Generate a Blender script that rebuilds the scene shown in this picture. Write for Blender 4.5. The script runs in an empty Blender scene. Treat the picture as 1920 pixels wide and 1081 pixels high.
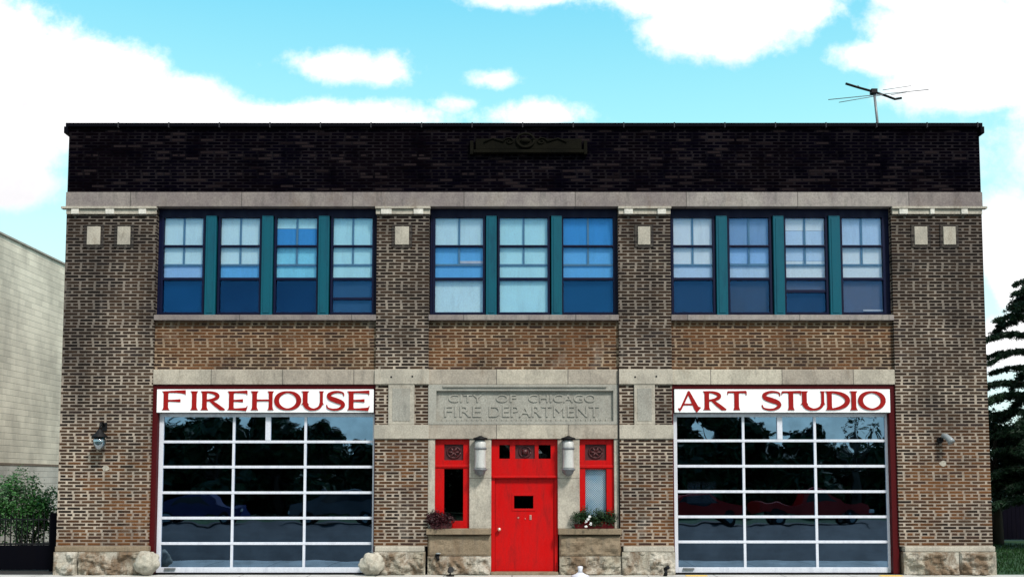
import bpy, bmesh, math, random
from mathutils import Vector, Matrix, noise
random.seed(7)
C = bpy.context.scene.collection
PI = math.pi
# ------------------------------------------------------------------ camera numbers
F = 1992.0; H = 2.1; D0 = 24.0; TH = math.atan(F/26500.0)
SH = 900.0-540.5-F*math.tan(TH)
SN, CS = math.sin(TH), math.cos(TH)
def W(px, py, Y=0.0):
    """measured photo position -> X, Z on the upright plane at depth Y"""
    t = (540.5+SH-py)/F; D = D0+Y
    w = D*(SN+t*CS)/(CS-t*SN)
    d = D*CS+w*SN
    return (px-960)*d/F, H+w
def WX(px, py, Y=0.0): return W(px, py, Y)[0]
def WZ(py, Y=0.0): return W(960, py, Y)[1]

# ------------------------------------------------------------------ materials
class NT:
    def __init__(s, name):
        s.m = bpy.data.materials.new(name); s.m.use_nodes = True
        s.t = s.m.node_tree; s.n = s.t.nodes; s.l = s.t.links
        s.b = s.n['Principled BSDF']; s.out = s.n['Material Output']
    def put(s, sock, v):
        if isinstance(v, bpy.types.NodeSocket): s.l.new(v, sock)
        elif v is not None:
            if sock.type == 'RGBA' and isinstance(v, (tuple, list)) and len(v) == 3: v = (*v, 1)
            if sock.type == 'RGBA' and isinstance(v, (int, float)): v = (v, v, v, 1)
            sock.default_value = v
    def math(s, op, a, b=None, c=None, clamp=False):
        n = s.n.new('ShaderNodeMath'); n.operation = op; n.use_clamp = clamp
        s.put(n.inputs[0], a)
        if b is not None: s.put(n.inputs[1], b)
        if c is not None: s.put(n.inputs[2], c)
        return n.outputs[0]
    def mix(s, f, a, b, mode='MIX'):
        n = s.n.new('ShaderNodeMix'); n.data_type = 'RGBA'; n.blend_type = mode
        s.put(n.inputs[0], f); s.put(n.inputs[6], a); s.put(n.inputs[7], b)
        return n.outputs[2]
    def noise(s, vec, scale, detail=3, rough=.55, dim='3D'):
        n = s.n.new('ShaderNodeTexNoise'); n.noise_dimensions = dim
        if vec is not None: s.l.new(vec, n.inputs['Vector'])
        n.inputs['Scale'].default_value = scale; n.inputs['Detail'].default_value = detail
        n.inputs['Roughness'].default_value = rough
        return n.outputs[0]
    def smooth(s, v, a, b, c=0., d=1.):
        n = s.n.new('ShaderNodeMapRange'); n.interpolation_type = 'SMOOTHSTEP'
        s.put(n.inputs[0], v)
        for i, q in enumerate((a, b, c, d)): n.inputs[i+1].default_value = q
        return n.outputs[0]
    def obj(s):
        return s.n.new('ShaderNodeTexCoord').outputs['Object']
    def xyz(s, v):
        n = s.n.new('ShaderNodeSeparateXYZ'); s.l.new(v, n.inputs[0]); return n.outputs
    def vec(s, x, y, z):
        n = s.n.new('ShaderNodeCombineXYZ'); s.put(n.inputs[0], x); s.put(n.inputs[1], y); s.put(n.inputs[2], z)
        return n.outputs[0]
    def scl(s, v, sc):
        n = s.n.new('ShaderNodeMapping'); s.l.new(v, n.inputs[0]); n.inputs['Scale'].default_value = sc
        return n.outputs[0]
    def bump(s, h, st, dist=.02):
        n = s.n.new('ShaderNodeBump'); s.l.new(h, n.inputs['Height'])
        n.inputs['Strength'].default_value = st; n.inputs['Distance'].default_value = dist
        s.l.new(n.outputs[0], s.b.inputs['Normal'])
    def fin(s, col=None, rough=.8, metal=0, spec=.5):
        if col is not None: s.put(s.b.inputs['Base Color'], col)
        s.put(s.b.inputs['Roughness'], rough); s.b.inputs['Metallic'].default_value = metal
        s.b.inputs['Specular IOR Level'].default_value = spec
        return s.m

def brick_mat(name, c1, c2, c3, mortar, soot_vignette=.0, rust=.5, mort2=None, spec=.3):
    """common bond: stretchers .334 x .0722, a header course every sixth"""
    t = NT(name); o = t.obj(); x, y, z = t.xyz(o)
    wob = t.noise(o, 1.3, 2)
    u = t.math('ADD', x, y)
    h = .0722; L = .334
    zz = t.math('DIVIDE', t.math('ADD', z, t.math('MULTIPLY', wob, .012)), h)
    row = t.math('FLOOR', zz); fz = t.math('FRACT', zz)
    m6 = t.math('MODULO', t.math('ADD', row, 60), 6)
    hdr = t.math('LESS_THAN', m6, .5)
    Lr = t.math('MULTIPLY', L, t.math('SUBTRACT', 1, t.math('MULTIPLY', hdr, .5)))
    odd = t.math('MODULO', t.math('ADD', row, 60), 2)
    jit = t.n.new('ShaderNodeTexWhiteNoise'); jit.noise_dimensions = '1D'; t.l.new(row, jit.inputs['W'])
    off = t.math('ADD', t.math('MULTIPLY', odd, .5), t.math('MULTIPLY', jit.outputs[0], .12))
    uu = t.math('ADD', t.math('DIVIDE', u, Lr), off)
    col = t.math('FLOOR', uu); fu = t.math('FRACT', uu)
    wn = t.n.new('ShaderNodeTexWhiteNoise'); wn.noise_dimensions = '2D'
    t.l.new(t.vec(col, row, 0), wn.inputs['Vector'])
    r1 = wn.outputs[0]; r2 = t.xyz(wn.outputs[1])[1]
    edge = t.noise(o, 26, 3)
    e2 = t.math('MULTIPLY', t.math('SUBTRACT', edge, .5), .22)
    # head joint: distance in metres
    du = t.math('MULTIPLY', t.math('MINIMUM', fu, t.math('SUBTRACT', 1, fu)), Lr)
    dz = t.math('MULTIPLY', t.math('MINIMUM', fz, t.math('SUBTRACT', 1, fz)), h)
    du = t.math('ADD', du, t.math('MULTIPLY', e2, .05)); dz = t.math('ADD', dz, t.math('MULTIPLY', e2, .03))
    bu = t.smooth(du, .019, .034); bz = t.smooth(dz, .007, .0155)
    br = t.math('MULTIPLY', bu, bz)
    tone = t.smooth(t.noise(t.scl(o, (.6, .6, 1)), .9, 5, .6), .3, .7)
    big = t.noise(o, .45, 4, .6)
    fine = t.noise(o, 60, 4)
    cc = t.mix(t.smooth(r1, .25, .75), c1, c2)
    rs = t.math('MULTIPLY', t.smooth(t.math('ADD', big, t.math('MULTIPLY', r2, .22)), .5, .72), rust)
    if name == 'pier_brick': rs = t.math('MULTIPLY', rs, t.smooth(t.math('ADD', z, t.math('MULTIPLY', big, 3)), 3.6, 5.6, 1, .12))
    cc = t.mix(rs, cc, c3)
    cc = t.mix(t.math('MULTIPLY', t.smooth(r2, .86, .9), .75), cc, (.018, .013, .014))
    cc = t.mix(.55, cc, t.mix(1, cc, t.smooth(fine, .2, .8, .45, 1.55), 'MULTIPLY'))
    mo = t.mix(t.smooth(t.noise(o, 1.6, 5), .35, .7), mortar, mort2 or tuple(q*.62 for q in mortar))
    mo = t.mix(1, mo, t.mix(tone, (.62, .60, .58), (1.12, 1.08, 1.0)), 'MULTIPLY')
    mo = t.mix(.5, mo, t.mix(1, mo, t.smooth(fine, .2, .8, .5, 1.4), 'MULTIPLY'))
    mo = t.mix(t.math('MULTIPLY', rs, .45), mo, c3)
    k = t.mix(br, mo, cc)
    if soot_vignette and 'parapet' not in name:
        # sooty patches, plus vignette darkening painted into the brick towards roof and outer corners
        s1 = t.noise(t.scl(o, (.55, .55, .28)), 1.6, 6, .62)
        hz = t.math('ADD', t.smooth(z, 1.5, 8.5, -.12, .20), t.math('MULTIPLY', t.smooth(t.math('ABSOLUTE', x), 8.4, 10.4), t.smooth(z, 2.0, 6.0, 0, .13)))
        sm = t.math('MULTIPLY', t.smooth(t.math('ADD', s1, hz), .40, .78), soot_vignette*.8)
        sm = t.math('MAXIMUM', sm, t.math('MULTIPLY', t.smooth(t.math('ADD', z, t.math('MULTIPLY', s1, 3)), 5.2, 9.4), .62*soot_vignette))
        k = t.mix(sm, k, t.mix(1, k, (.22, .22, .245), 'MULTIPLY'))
        ef = t.smooth(t.noise(t.scl(o, (1, 1, .5)), 1.1, 5, .65), .6, .74, 0, .22)
        k = t.mix(ef, k, (.36, .33, .29))
    t.bump(t.math('ADD', t.math('MULTIPLY', br, .8), t.math('MULTIPLY', fine, .3)), .7, .012)
    return t.fin(k, .88, 0, spec)

def stone_mat(name, c, c2, stain=.5, joints=None, rough=.85, bumpd=.006, stc=(.13, .085, .05), dark=.35, spec=.3):
    t = NT(name); o = t.obj()
    a = t.noise(o, 1.4, 6, .65); b = t.noise(o, 30, 5, .6); s = t.noise(t.scl(o, (1.2, 1.2, .5)), 1.8, 6, .7)
    k = t.mix(t.smooth(a, .35, .65), c, c2)
    k = t.mix(.5, k, t.mix(1, k, t.smooth(b, .25, .75, .6, 1.35), 'MULTIPLY'))
    k = t.mix(t.smooth(s, .40, .60, 0, stain) if stain > .8 else t.smooth(s, .52, .72, 0, stain), k, stc)
    g = t.noise(t.scl(o, (3, 3, .7)), 2.2, 5, .7)
    k = t.mix(t.smooth(g, .5, .75, 0, dark), k, (.07, .07, .065))
    if joints:
        x, y, z = t.xyz(o)
        f = t.math('FRACT', t.math('DIVIDE', t.math('ADD', x, joints[1]), joints[0]))
        d = t.math('MULTIPLY', t.math('MINIMUM', f, t.math('SUBTRACT', 1, f)), joints[0])
        cell = t.math('FLOOR', t.math('DIVIDE', t.math('ADD', x, joints[1]), joints[0]))
        w = t.n.new('ShaderNodeTexWhiteNoise'); w.noise_dimensions = '1D'; t.l.new(cell, w.inputs['W'])
        k = t.mix(1, k, t.mix(w.outputs[0], (.78, .74, .74), (1.12, 1.12, 1.1)), 'MULTIPLY')
        k = t.mix(t.smooth(d, .006, .014, .75, 0), k, (.05, .045, .04))
    t.bump(t.math('ADD', b, a), .6, bumpd)
    return t.fin(k, rough, 0, spec)

def paint_mat(name, c, rough=.45, grime=.25, gc=(.05, .045, .04), spec=.5, streak=True, bumpd=.002):
    t = NT(name); o = t.obj()
    s = t.noise(t.scl(o, (2.5, 2.5, .5)) if streak else o, 2.4, 6, .68); b = t.noise(o, 45, 4)
    k = t.mix(t.smooth(s, .45, .75, 0, grime), c, gc)
    k = t.mix(.35, k, t.mix(1, k, t.smooth(b, .25, .75, .75, 1.25), 'MULTIPLY'))
    t.bump(b, .4, bumpd)
    return t.fin(k, t.smooth(s, .3, .7, rough*.8, min(1, rough*1.4)), 0, spec)

def glass_mat(name, tint=(.6, .7, .8), refl=.14, wav=.35, rough=.01, gcol=(.86, .93, 1)):
    t = NT(name); n = t.n; o = t.obj()
    n.remove(t.b)
    tr = n.new('ShaderNodeBsdfTransparent'); tr.inputs[0].default_value = (*tint, 1)
    gl = n.new('ShaderNodeBsdfGlossy'); gl.inputs['Roughness'].default_value = rough
    gl.inputs['Color'].default_value = (*gcol, 1)
    bp = n.new('ShaderNodeBump'); bp.inputs['Strength'].default_value = wav; bp.inputs['Distance'].default_value = .004
    t.l.new(t.noise(o, 1.7, 1), bp.inputs['Height']); t.l.new(bp.outputs[0], gl.inputs['Normal'])
    fr = n.new('ShaderNodeLayerWeight'); fr.inputs[0].default_value = .25
    dirt = t.noise(o, 2.5, 5)
    fac = t.math('ADD', t.math('MULTIPLY', fr.outputs['Fresnel'], .6), t.smooth(dirt, .3, .7, refl*.85, refl*1.15), clamp=True)
    mx = n.new('ShaderNodeMixShader'); t.l.new(fac, mx.inputs[0]); t.l.new(tr.outputs[0], mx.inputs[1]); t.l.new(gl.outputs[0], mx.inputs[2])
    t.l.new(mx.outputs[0], t.out.inputs[0])
    return t.m

def leaf_mat(name, c1, c2, c3, trans=.25):
    t = NT(name)
    g = t.n.new('ShaderNodeNewGeometry')
    r = g.outputs['Random Per Island']
    a = t.noise(t.obj(), 1.6, 3)
    k = t.mix(t.smooth(r, .1, .8), c1, c2); k = t.mix(t.smooth(a, .45, .7), k, c3)
    t.b.inputs['Transmission Weight'].default_value = 0
    t.fin(k, .55, 0, .35)
    tl = t.n.new('ShaderNodeBsdfTranslucent'); t.l.new(k, tl.inputs[0])
    mx = t.n.new('ShaderNodeMixShader'); mx.inputs[0].default_value = trans
    t.l.new(t.b.outputs[0], mx.inputs[1]); t.l.new(tl.outputs[0], mx.inputs[2]); t.l.new(mx.outputs[0], t.out.inputs[0])
    return t.m

M = {}
M['pier'] = brick_mat('pier_brick', (.050, .030, .019), (.015, .010, .008), (.14, .056, .018), (.42, .37, .32), soot_vignette=1.0, rust=.75, spec=.1)
M['spandrel'] = brick_mat('spandrel_brick', (.066, .033, .015), (.022, .012, .008), (.14, .056, .021), (.38, .30, .225), soot_vignette=.4, rust=.65, spec=.1)
M['parapet'] = brick_mat('parapet_brick', (.0014, .001, .003), (.0008, .0006, .002), (.004, .002, .0015), (.0115, .010, .013), mort2=(.0012, .0012, .003), soot_vignette=.6, rust=.3, spec=.0)  # near-black: sooty brick, with vignette darkening also put into its colour
M['dark_brick'] = brick_mat('dark_brick', (.02, .014, .013), (.012, .01, .01), (.04, .02, .012), (.10, .09, .08), soot_vignette=.3, rust=.2)
M['side_brick'] = brick_mat('side_brick', (.06, .04, .03), (.04, .03, .025), (.09, .05, .03), (.16, .14, .12), soot_vignette=.5, rust=.3)
M['stone'] = stone_mat('limestone', (.43, .395, .325), (.32, .295, .245), stain=.45, joints=(1.62, .35), dark=.45)
M['stone_plain'] = stone_mat('limestone_blocks', (.41, .375, .31), (.30, .275, .23), stain=.45, dark=.4)
M['stone_pale'] = stone_mat('pale_limestone', (.62, .60, .54), (.5, .48, .43), stain=.2, dark=.3)
M['stone_top'] = stone_mat('weathered_limestone', (.27, .245, .225), (.20, .175, .172), stain=.35, joints=(2.55, 1.1), dark=.55)
M['stone_carved'] = stone_mat('carved_limestone', (.31, .30, .262), (.25, .24, .21), stain=.2, dark=.4)
M['stone_rough'] = stone_mat('rock_faced_stone', (.44, .41, .35), (.26, .235, .18), stain=.95, dark=.6, bumpd=.04)
M['stone_brown'] = stone_mat('stained_stone', (.17, .13, .085), (.22, .17, .115), stain=.6, dark=.4, bumpd=.015)
M['stone_dark'] = stone_mat('black_crusted_stone', (.006, .0055, .0035), (.003, .003, .002), stain=.0, dark=.0, spec=.05)
M['coping'] = paint_mat('coping_metal', (.002, .002, .004), .6, .3, (.004, .004, .005), spec=.03)
M['navy'] = paint_mat('navy_paint', (.001, .003, .024), .45, .3, (.003, .004, .01), spec=.15)
M['teal'] = paint_mat('teal_paint', (.002, .075, .11), .5, .45, (.004, .03, .06), spec=.15)
M['muntin'] = paint_mat('blue_grey_paint', (.10, .22, .30), .5, .2)
M['red'] = paint_mat('red_door_paint', (.43, .0004, .0006), .42, .6, (.13, .0, .0), spec=.2, bumpd=.001)
M['red_dark'] = paint_mat('red_frame_paint', (.055, .0008, .002), .55, .45, (.04, .002, .004), spec=.15)
M['maroon'] = paint_mat('maroon_ornament', (.05, .002, .004), .5, .4, (.03, .0, .002))
M['white'] = paint_mat('white_aluminium', (.58, .60, .66), .4, .5, (.32, .34, .42))
M['sign'] = paint_mat('sign_board', (.86, .88, .88), .5, .12, (.6, .63, .63))
M['letter'] = paint_mat('sign_lettering', (.27, .006, .005), .5, .35, (.13, .002, .002), spec=.15)
M['black'] = paint_mat('black_metal', (.0035, .0035, .0045), .5, .3, (.008, .008, .007), spec=.2)
M['clip'] = paint_mat('clip_metal', (.03, .03, .035), .6, .3, spec=.1)
M['grey_metal'] = paint_mat('grey_metal', (.14, .15, .16), .4, .4)
M['silver'] = paint_mat('silver_metal', (.20, .22, .23), .35, .35, (.15, .16, .16))
M['brass'] = NT('brass').fin((.85, .55, .45), .3, .9)
M['interior'] = paint_mat('interior_wall', (.035, .033, .04), .9, .2)
M['int_floor'] = paint_mat('interior_floor', (.012, .012, .016), .6, .3, spec=.1)
M['glass'] = glass_mat('window_glass', (.985, .995, 1), .05, .5, gcol=(.06, .26, .66))
M['glass_garage'] = glass_mat('garage_glass', (.19, .20, .25), .33, .6, gcol=(.42, .66, .95))
M['glass_dark'] = glass_mat('dark_glass', (.3, .32, .4), .08, .3)
def shade_reflection(name, c): return paint_mat('shade_reflection_'+name, c, .85, .45, tuple(q*.72 for q in c), spec=.0)
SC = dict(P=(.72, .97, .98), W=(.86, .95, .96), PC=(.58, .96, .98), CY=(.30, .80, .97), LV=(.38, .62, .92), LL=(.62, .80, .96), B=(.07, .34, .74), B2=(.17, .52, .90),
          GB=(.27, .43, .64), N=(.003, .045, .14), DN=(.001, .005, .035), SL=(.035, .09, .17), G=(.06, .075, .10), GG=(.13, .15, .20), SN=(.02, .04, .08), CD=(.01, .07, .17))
SHM = {k: shade_reflection(k, v) for k, v in SC.items()}

def asphalt():
    t = NT('asphalt'); o = t.obj()
    a = t.noise(o, .35, 5); b = t.noise(o, 40, 4)
    k = t.mix(t.smooth(a, .3, .7), (.019, .017, .019), (.036, .033, .034))
    k = t.mix(.5, k, t.mix(1, k, t.smooth(b, .2, .8, .5, 1.5), 'MULTIPLY'))
    t.bump(b, .5, .01); return t.fin(k, .85)
def concrete(name, c, joint=1.5):
    t = NT(name); o = t.obj(); x, y, z = t.xyz(o)
    a = t.noise(o, .9, 6, .65); b = t.noise(o, 35, 5)
    k = t.mix(t.smooth(a, .3, .7), c, tuple(q*.72 for q in c))
    k = t.mix(.5, k, t.mix(1, k, t.smooth(b, .2, .8, .65, 1.35), 'MULTIPLY'))
    for ax in (x, y):
        f = t.math('FRACT', t.math('DIVIDE', ax, joint))
        d = t.math('MULTIPLY', t.math('MINIMUM', f, t.math('SUBTRACT', 1, f)), joint)
        k = t.mix(t.smooth(d, .008, .016, .7, 0), k, (.05, .05, .045))
    t.bump(b, .4, .006); return t.fin(k, .9)
def block_mat(name, c, top):
    """painted concrete block, .2 courses; lower band lighter"""
    t = NT(name); o = t.obj(); x, y, z = t.xyz(o)
    row = t.math('FLOOR', t.math('DIVIDE', z, .2)); fz = t.math('FRACT', t.math('DIVIDE', z, .2))
    uu = t.math('ADD', t.math('DIVIDE', t.math('ADD', y, x), .52), t.math('MULTIPLY', t.math('MODULO', t.math('ADD', row, 50), 2), .5))
    fu = t.math('FRACT', uu)
    dz = t.math('MULTIPLY', t.math('MINIMUM', fz, t.math('SUBTRACT', 1, fz)), .2)
    du = t.math('MULTIPLY', t.math('MINIMUM', fu, t.math('SUBTRACT', 1, fu)), .52)
    j = t.math('MINIMUM', t.smooth(dz, .004, .014), t.smooth(du, .003, .012, .8, 1))
    w = t.n.new('ShaderNodeTexWhiteNoise'); w.noise_dimensions = '2D'
    t.l.new(t.vec(t.math('FLOOR', uu), row, 0), w.inputs['Vector'])
    a = t.noise(t.scl(o, (1, .7, .35)), 1.1, 6, .65); b = t.noise(o, 30, 5)
    k = t.mix(t.smooth(a, .35, .7), c, tuple(q*.66 for q in c))
    k = t.mix(1, k, t.mix(w.outputs[0], (.88, .88, .87), (1.05, 1.05, 1.04)), 'MULTIPLY')
    k = t.mix(.4, k, t.mix(1, k, t.smooth(b, .2, .8, .75, 1.25), 'MULTIPLY'))
    k = t.mix(t.smooth(j, 0, 1, .42, 0), k, (.16, .14, .11))
    t.bump(t.math('ADD', t.math('MULTIPLY', j, .8), t.math('MULTIPLY', b, .3)), .5, .01)
    return t.fin(k, .85)
def grass_mat():
    t = NT('grass'); o = t.obj(); a = t.noise(o, .8, 5); b = t.noise(o, 25, 5)
    k = t.mix(t.smooth(a, .3, .7), (.005, .03, .003), (.012, .055, .006))
    k = t.mix(.6, k, t.mix(1, k, t.smooth(b, .2, .8, .3, 1.6), 'MULTIPLY'))
    t.bump(b, .8, .04); return t.fin(k, .9)
M['asphalt'] = asphalt(); M['walk'] = concrete('sidewalk_concrete', (.50, .49, .46)); M['grass'] = grass_mat()
M['soil'] = paint_mat('dark_soil', (.012, .011, .010), .95, .5, (.03, .02, .012), bumpd=.02)
M['block'] = block_mat('cream_block', (.80, .725, .585), 0); M['block_low'] = block_mat('pale_block', (.60, .57, .50), 0)
M['wood_dark'] = paint_mat('dark_fence_wood', (.006, .0055, .010), .9, .5, (.012, .01, .012), spec=0)
M['bark'] = paint_mat('bark', (.05, .038, .028), .95, .6, (.02, .015, .012), bumpd=.02)
M['yellow'] = paint_mat('yellow_paint', (.75, .48, .03), .7, .4, (.3, .25, .15))
M['needle'] = leaf_mat('spruce_needles', (.004, .018, .008), (.009, .034, .012), (.015, .045, .018), .06)
M['leaf'] = leaf_mat('shrub_leaves', (.018, .085, .015), (.045, .16, .032), (.09, .16, .085), .22)
M['leaf_dark'] = leaf_mat('dark_leaves', (.008, .028, .008), (.02, .055, .014), (.012, .03, .01), .2)
M['leaf_maroon'] = leaf_mat('maroon_leaves', (.03, .004, .008), (.06, .006, .012), (.015, .012, .012), .15)
M['petal_white'] = leaf_mat('white_petals', (.7, .72, .7), (.8, .8, .8), (.75, .75, .75), .3)
M['white_house'] = paint_mat('white_siding', (.85, .85, .83), .7, .1, (.6, .6, .6))
M['globe'] = paint_mat('frosted_globe', (.46, .46, .44), .35, .7, (.12, .12, .12), spec=.5)
M['globe_teal'] = glass_mat('teal_globe_glass', (.25, .5, .55), .35, .1, .08)
def lattice():
    t = NT('perforated_film'); o = t.obj(); x, y, z = t.xyz(o)
    p = .052
    a = t.math('FRACT', t.math('DIVIDE', t.math('ADD', x, z), p)); b = t.math('FRACT', t.math('DIVIDE', t.math('SUBTRACT', x, z), p))
    aa = t.math('ABSOLUTE', t.math('SUBTRACT', a, .5)); bb = t.math('ABSOLUTE', t.math('SUBTRACT', b, .5))
    d = t.math('MAXIMUM', aa, bb)
    k = t.mix(t.smooth(d, .30, .40), (.82, .93, .96), (.22, .34, .40))
    k = t.mix(t.smooth(t.noise(o, 2.2, 3), .4, .7, 0, .5), k, (.12, .35, .5))
    return t.fin(k, .6)
M['lattice'] = lattice()

# ------------------------------------------------------------------ mesh building
class MB:
    def __init__(s): s.bm = bmesh.new(); s.mi = 0
    def box(s, x0, x1, y0, y1, z0, z1, bev=0):
        t = bmesh.new() if bev else s.bm
        v = [t.verts.new(p) for p in ((x0,y0,z0),(x1,y0,z0),(x1,y1,z0),(x0,y1,z0),(x0,y0,z1),(x1,y0,z1),(x1,y1,z1),(x0,y1,z1))]
        fs = [t.faces.new([v[i] for i in q]) for q in ((0,1,5,4),(1,2,6,5),(2,3,7,6),(3,0,4,7),(4,5,6,7),(3,2,1,0))]
        if bev:
            bmesh.ops.bevel(t, geom=list(t.edges), offset=bev, segments=2, affect='EDGES', profile=.6)
            s.join(t)
        else:
            for f in fs: f.material_index = s.mi
        return s
    def join(s, t, mat=None):
        mp = {}
        for v in t.verts: mp[v] = s.bm.verts.new(mat @ v.co if mat else v.co)
        for f in t.faces:
            g = s.bm.faces.new([mp[v] for v in f.verts]); g.material_index = s.mi; g.smooth = f.smooth
        t.free()
    def prism(s, pts, y0, y1, ax='y'):
        """polygon in x,z extruded along y"""
        a = [s.bm.verts.new((p[0], y0, p[1]) if ax == 'y' else (y0, p[0], p[1])) for p in pts]
        b = [s.bm.verts.new((p[0], y1, p[1]) if ax == 'y' else (y1, p[0], p[1])) for p in pts]
        n = len(pts)
        fs = [s.bm.faces.new(a), s.bm.faces.new(b[::-1])]
        for i in range(n): fs.append(s.bm.faces.new((a[i], b[i], b[(i+1)%n], a[(i+1)%n])))
        for f in fs: f.material_index = s.mi
        return s
    def tube(s, pts, r, n=8, r1=None):
        pts = [Vector(p) for p in pts]; rings = []
        m = len(pts)
        for i, p in enumerate(pts):
            d = (pts[min(i+1, m-1)]-pts[max(i-1, 0)]).normalized()
            a = d.orthogonal().normalized() if i == 0 else (a-d*a.dot(d)).normalized()
            b = d.cross(a); rr = r if r1 is None else r+(r1-r)*i/(m-1)
            rings.append([s.bm.verts.new(p+(a*math.cos(2*PI*k/n)+b*math.sin(2*PI*k/n))*rr) for k in range(n)])
        for i in range(m-1):
            for k in range(n):
                f = s.bm.faces.new((rings[i][k], rings[i][(k+1)%n], rings[i+1][(k+1)%n], rings[i+1][k])); f.smooth = True; f.material_index = s.mi
        s.bm.faces.new(rings[0][::-1]).material_index = s.mi; s.bm.faces.new(rings[-1]).material_index = s.mi
        return s
    def lathe(s, prof, cx, cy, cz=0, n=24, sx=1, sy=1):
        rings = []
        for r, z in prof:
            rings.append([s.bm.verts.new((cx+max(r, .0005)*math.cos(2*PI*k/n)*sx, cy+max(r, .0005)*math.sin(2*PI*k/n)*sy, cz+z)) for k in range(n)])
        for i in range(len(rings)-1):
            for k in range(n):
                f = s.bm.faces.new((rings[i][k], rings[i][(k+1)%n], rings[i+1][(k+1)%n], rings[i+1][k])); f.smooth = True; f.material_index = s.mi
        s.bm.faces.new(rings[0][::-1]).material_index = s.mi; s.bm.faces.new(rings[-1]).material_index = s.mi
        return s
    def ribbon(s, pts, ws, y0, y1):
        """flat stroke in x,z with a width for each point"""
        n = len(pts); L = []; R = []
        for i in range(n):
            a = pts[max(i-1, 0)]; b = pts[min(i+1, n-1)]
            dx, dz = b[0]-a[0], b[1]-a[1]; l = math.hypot(dx, dz) or 1
            nx, nz = -dz/l*ws[i]/2, dx/l*ws[i]/2
            L.append((pts[i][0]+nx, pts[i][1]+nz)); R.append((pts[i][0]-nx, pts[i][1]-nz))
        for i in range(n-1):
            q = [L[i], L[i+1], R[i+1], R[i]]
            s.prism(q, y0, y1)
        return s
    def obj(s, name, mats, parent=None, smooth=None):
        bmesh.ops.recalc_face_normals(s.bm, faces=list(s.bm.faces))
        me = bpy.data.meshes.new(name); s.bm.to_mesh(me); s.bm.free()
        for m in (mats if isinstance(mats, (list, tuple)) else [mats]): me.materials.append(m)
        o = bpy.data.objects.new(name, me); C.objects.link(o)
        if parent:
            o.parent = parent; o.matrix_parent_inverse = Matrix.Translation(-world_loc(parent))
        return o
def world_loc(o):
    # meshes keep world coordinates; only root Empties carry a location
    return o.location.copy() if o.type == 'EMPTY' else Vector((0, 0, 0))
def thing(name, label, cat, loc=(0,0,0), group=None):
    o = bpy.data.objects.new(name, None); C.objects.link(o); o.location = loc; o.empty_display_size = .2
    o['label'] = label; o['category'] = cat
    if group: o['group'] = group
    return o
def tag(o, label=None, cat=None, group=None, kind=None):
    for k, v in (('label', label), ('category', cat), ('group', group), ('kind', kind)):
        if v: o[k] = v
    return o
def B(x0, x1, y0, y1, z0, z1, name, mat, parent, bev=0):
    return MB().box(x0, x1, y0, y1, z0, z1, bev).obj(name, mat, parent)
def rough_block(mb, x0, x1, y0, y1, z0, z1, amp=.05, cell=.06, seed=0, edge=.06):
    """rock-faced block: front face bulges and is broken up"""
    nx = max(3, int((x1-x0)/cell)); nz = max(3, int((z1-z0)/cell))
    g = []
    for j in range(nz+1):
        r = []
        for i in range(nx+1):
            x = x0+(x1-x0)*i/nx; z = z0+(z1-z0)*j/nz
            e = min(x-x0, x1-x, z1-z, (z-z0)+.03)
            k = min(1, e/edge); k = math.sin(k*PI/2)
            nn = noise.fractal(Vector((x*2.2+seed, z*3.0, seed*1.7)), 1, 2, 5)
            n2 = abs(noise.noise(Vector((x*5+seed, z*6, 3))))
            r.append(mb.bm.verts.new((x, y0+edge*.6*(1-k)-k*(amp*nn+n2*amp*.6), z)))
        g.append(r)
    for j in range(nz):
        for i in range(nx):
            f = mb.bm.faces.new((g[j][i], g[j][i+1], g[j+1][i+1], g[j+1][i])); f.material_index = mb.mi
    mb.box(x0+.004, x1-.004, y0+edge*.62, y1, z0, z1-.003)
# ------------------------------------------------------------------ fire station
FS = thing('fire_station', 'wide two-storey brown brick firehouse with dark parapet, teal window posts and red entrance door', 'building', (0, 0, 0))
zt = WZ(232); zc = WZ(239); zb0 = WZ(361); zb1 = WZ(388); zs0 = WZ(590); zs1 = WZ(600); zq0 = WZ(692); zq1 = WZ(720); zbase = WZ(1023)
XL = WX(117, 650); XR = WX(1849, 650)
xA = WX(286, 720); xB = WX(704, 720); xC = WX(803, 720); xD = WX(1161, 720); xE = WX(1260, 720); xF = WX(1679, 720)
WT = .4
# window openings (a little narrower than the bays)
wA, wB = WX(292, 490), WX(704, 490); wC, wD = WX(806, 490), WX(1160, 490); wE, wF = WX(1258, 490), WX(1674, 490)
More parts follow.
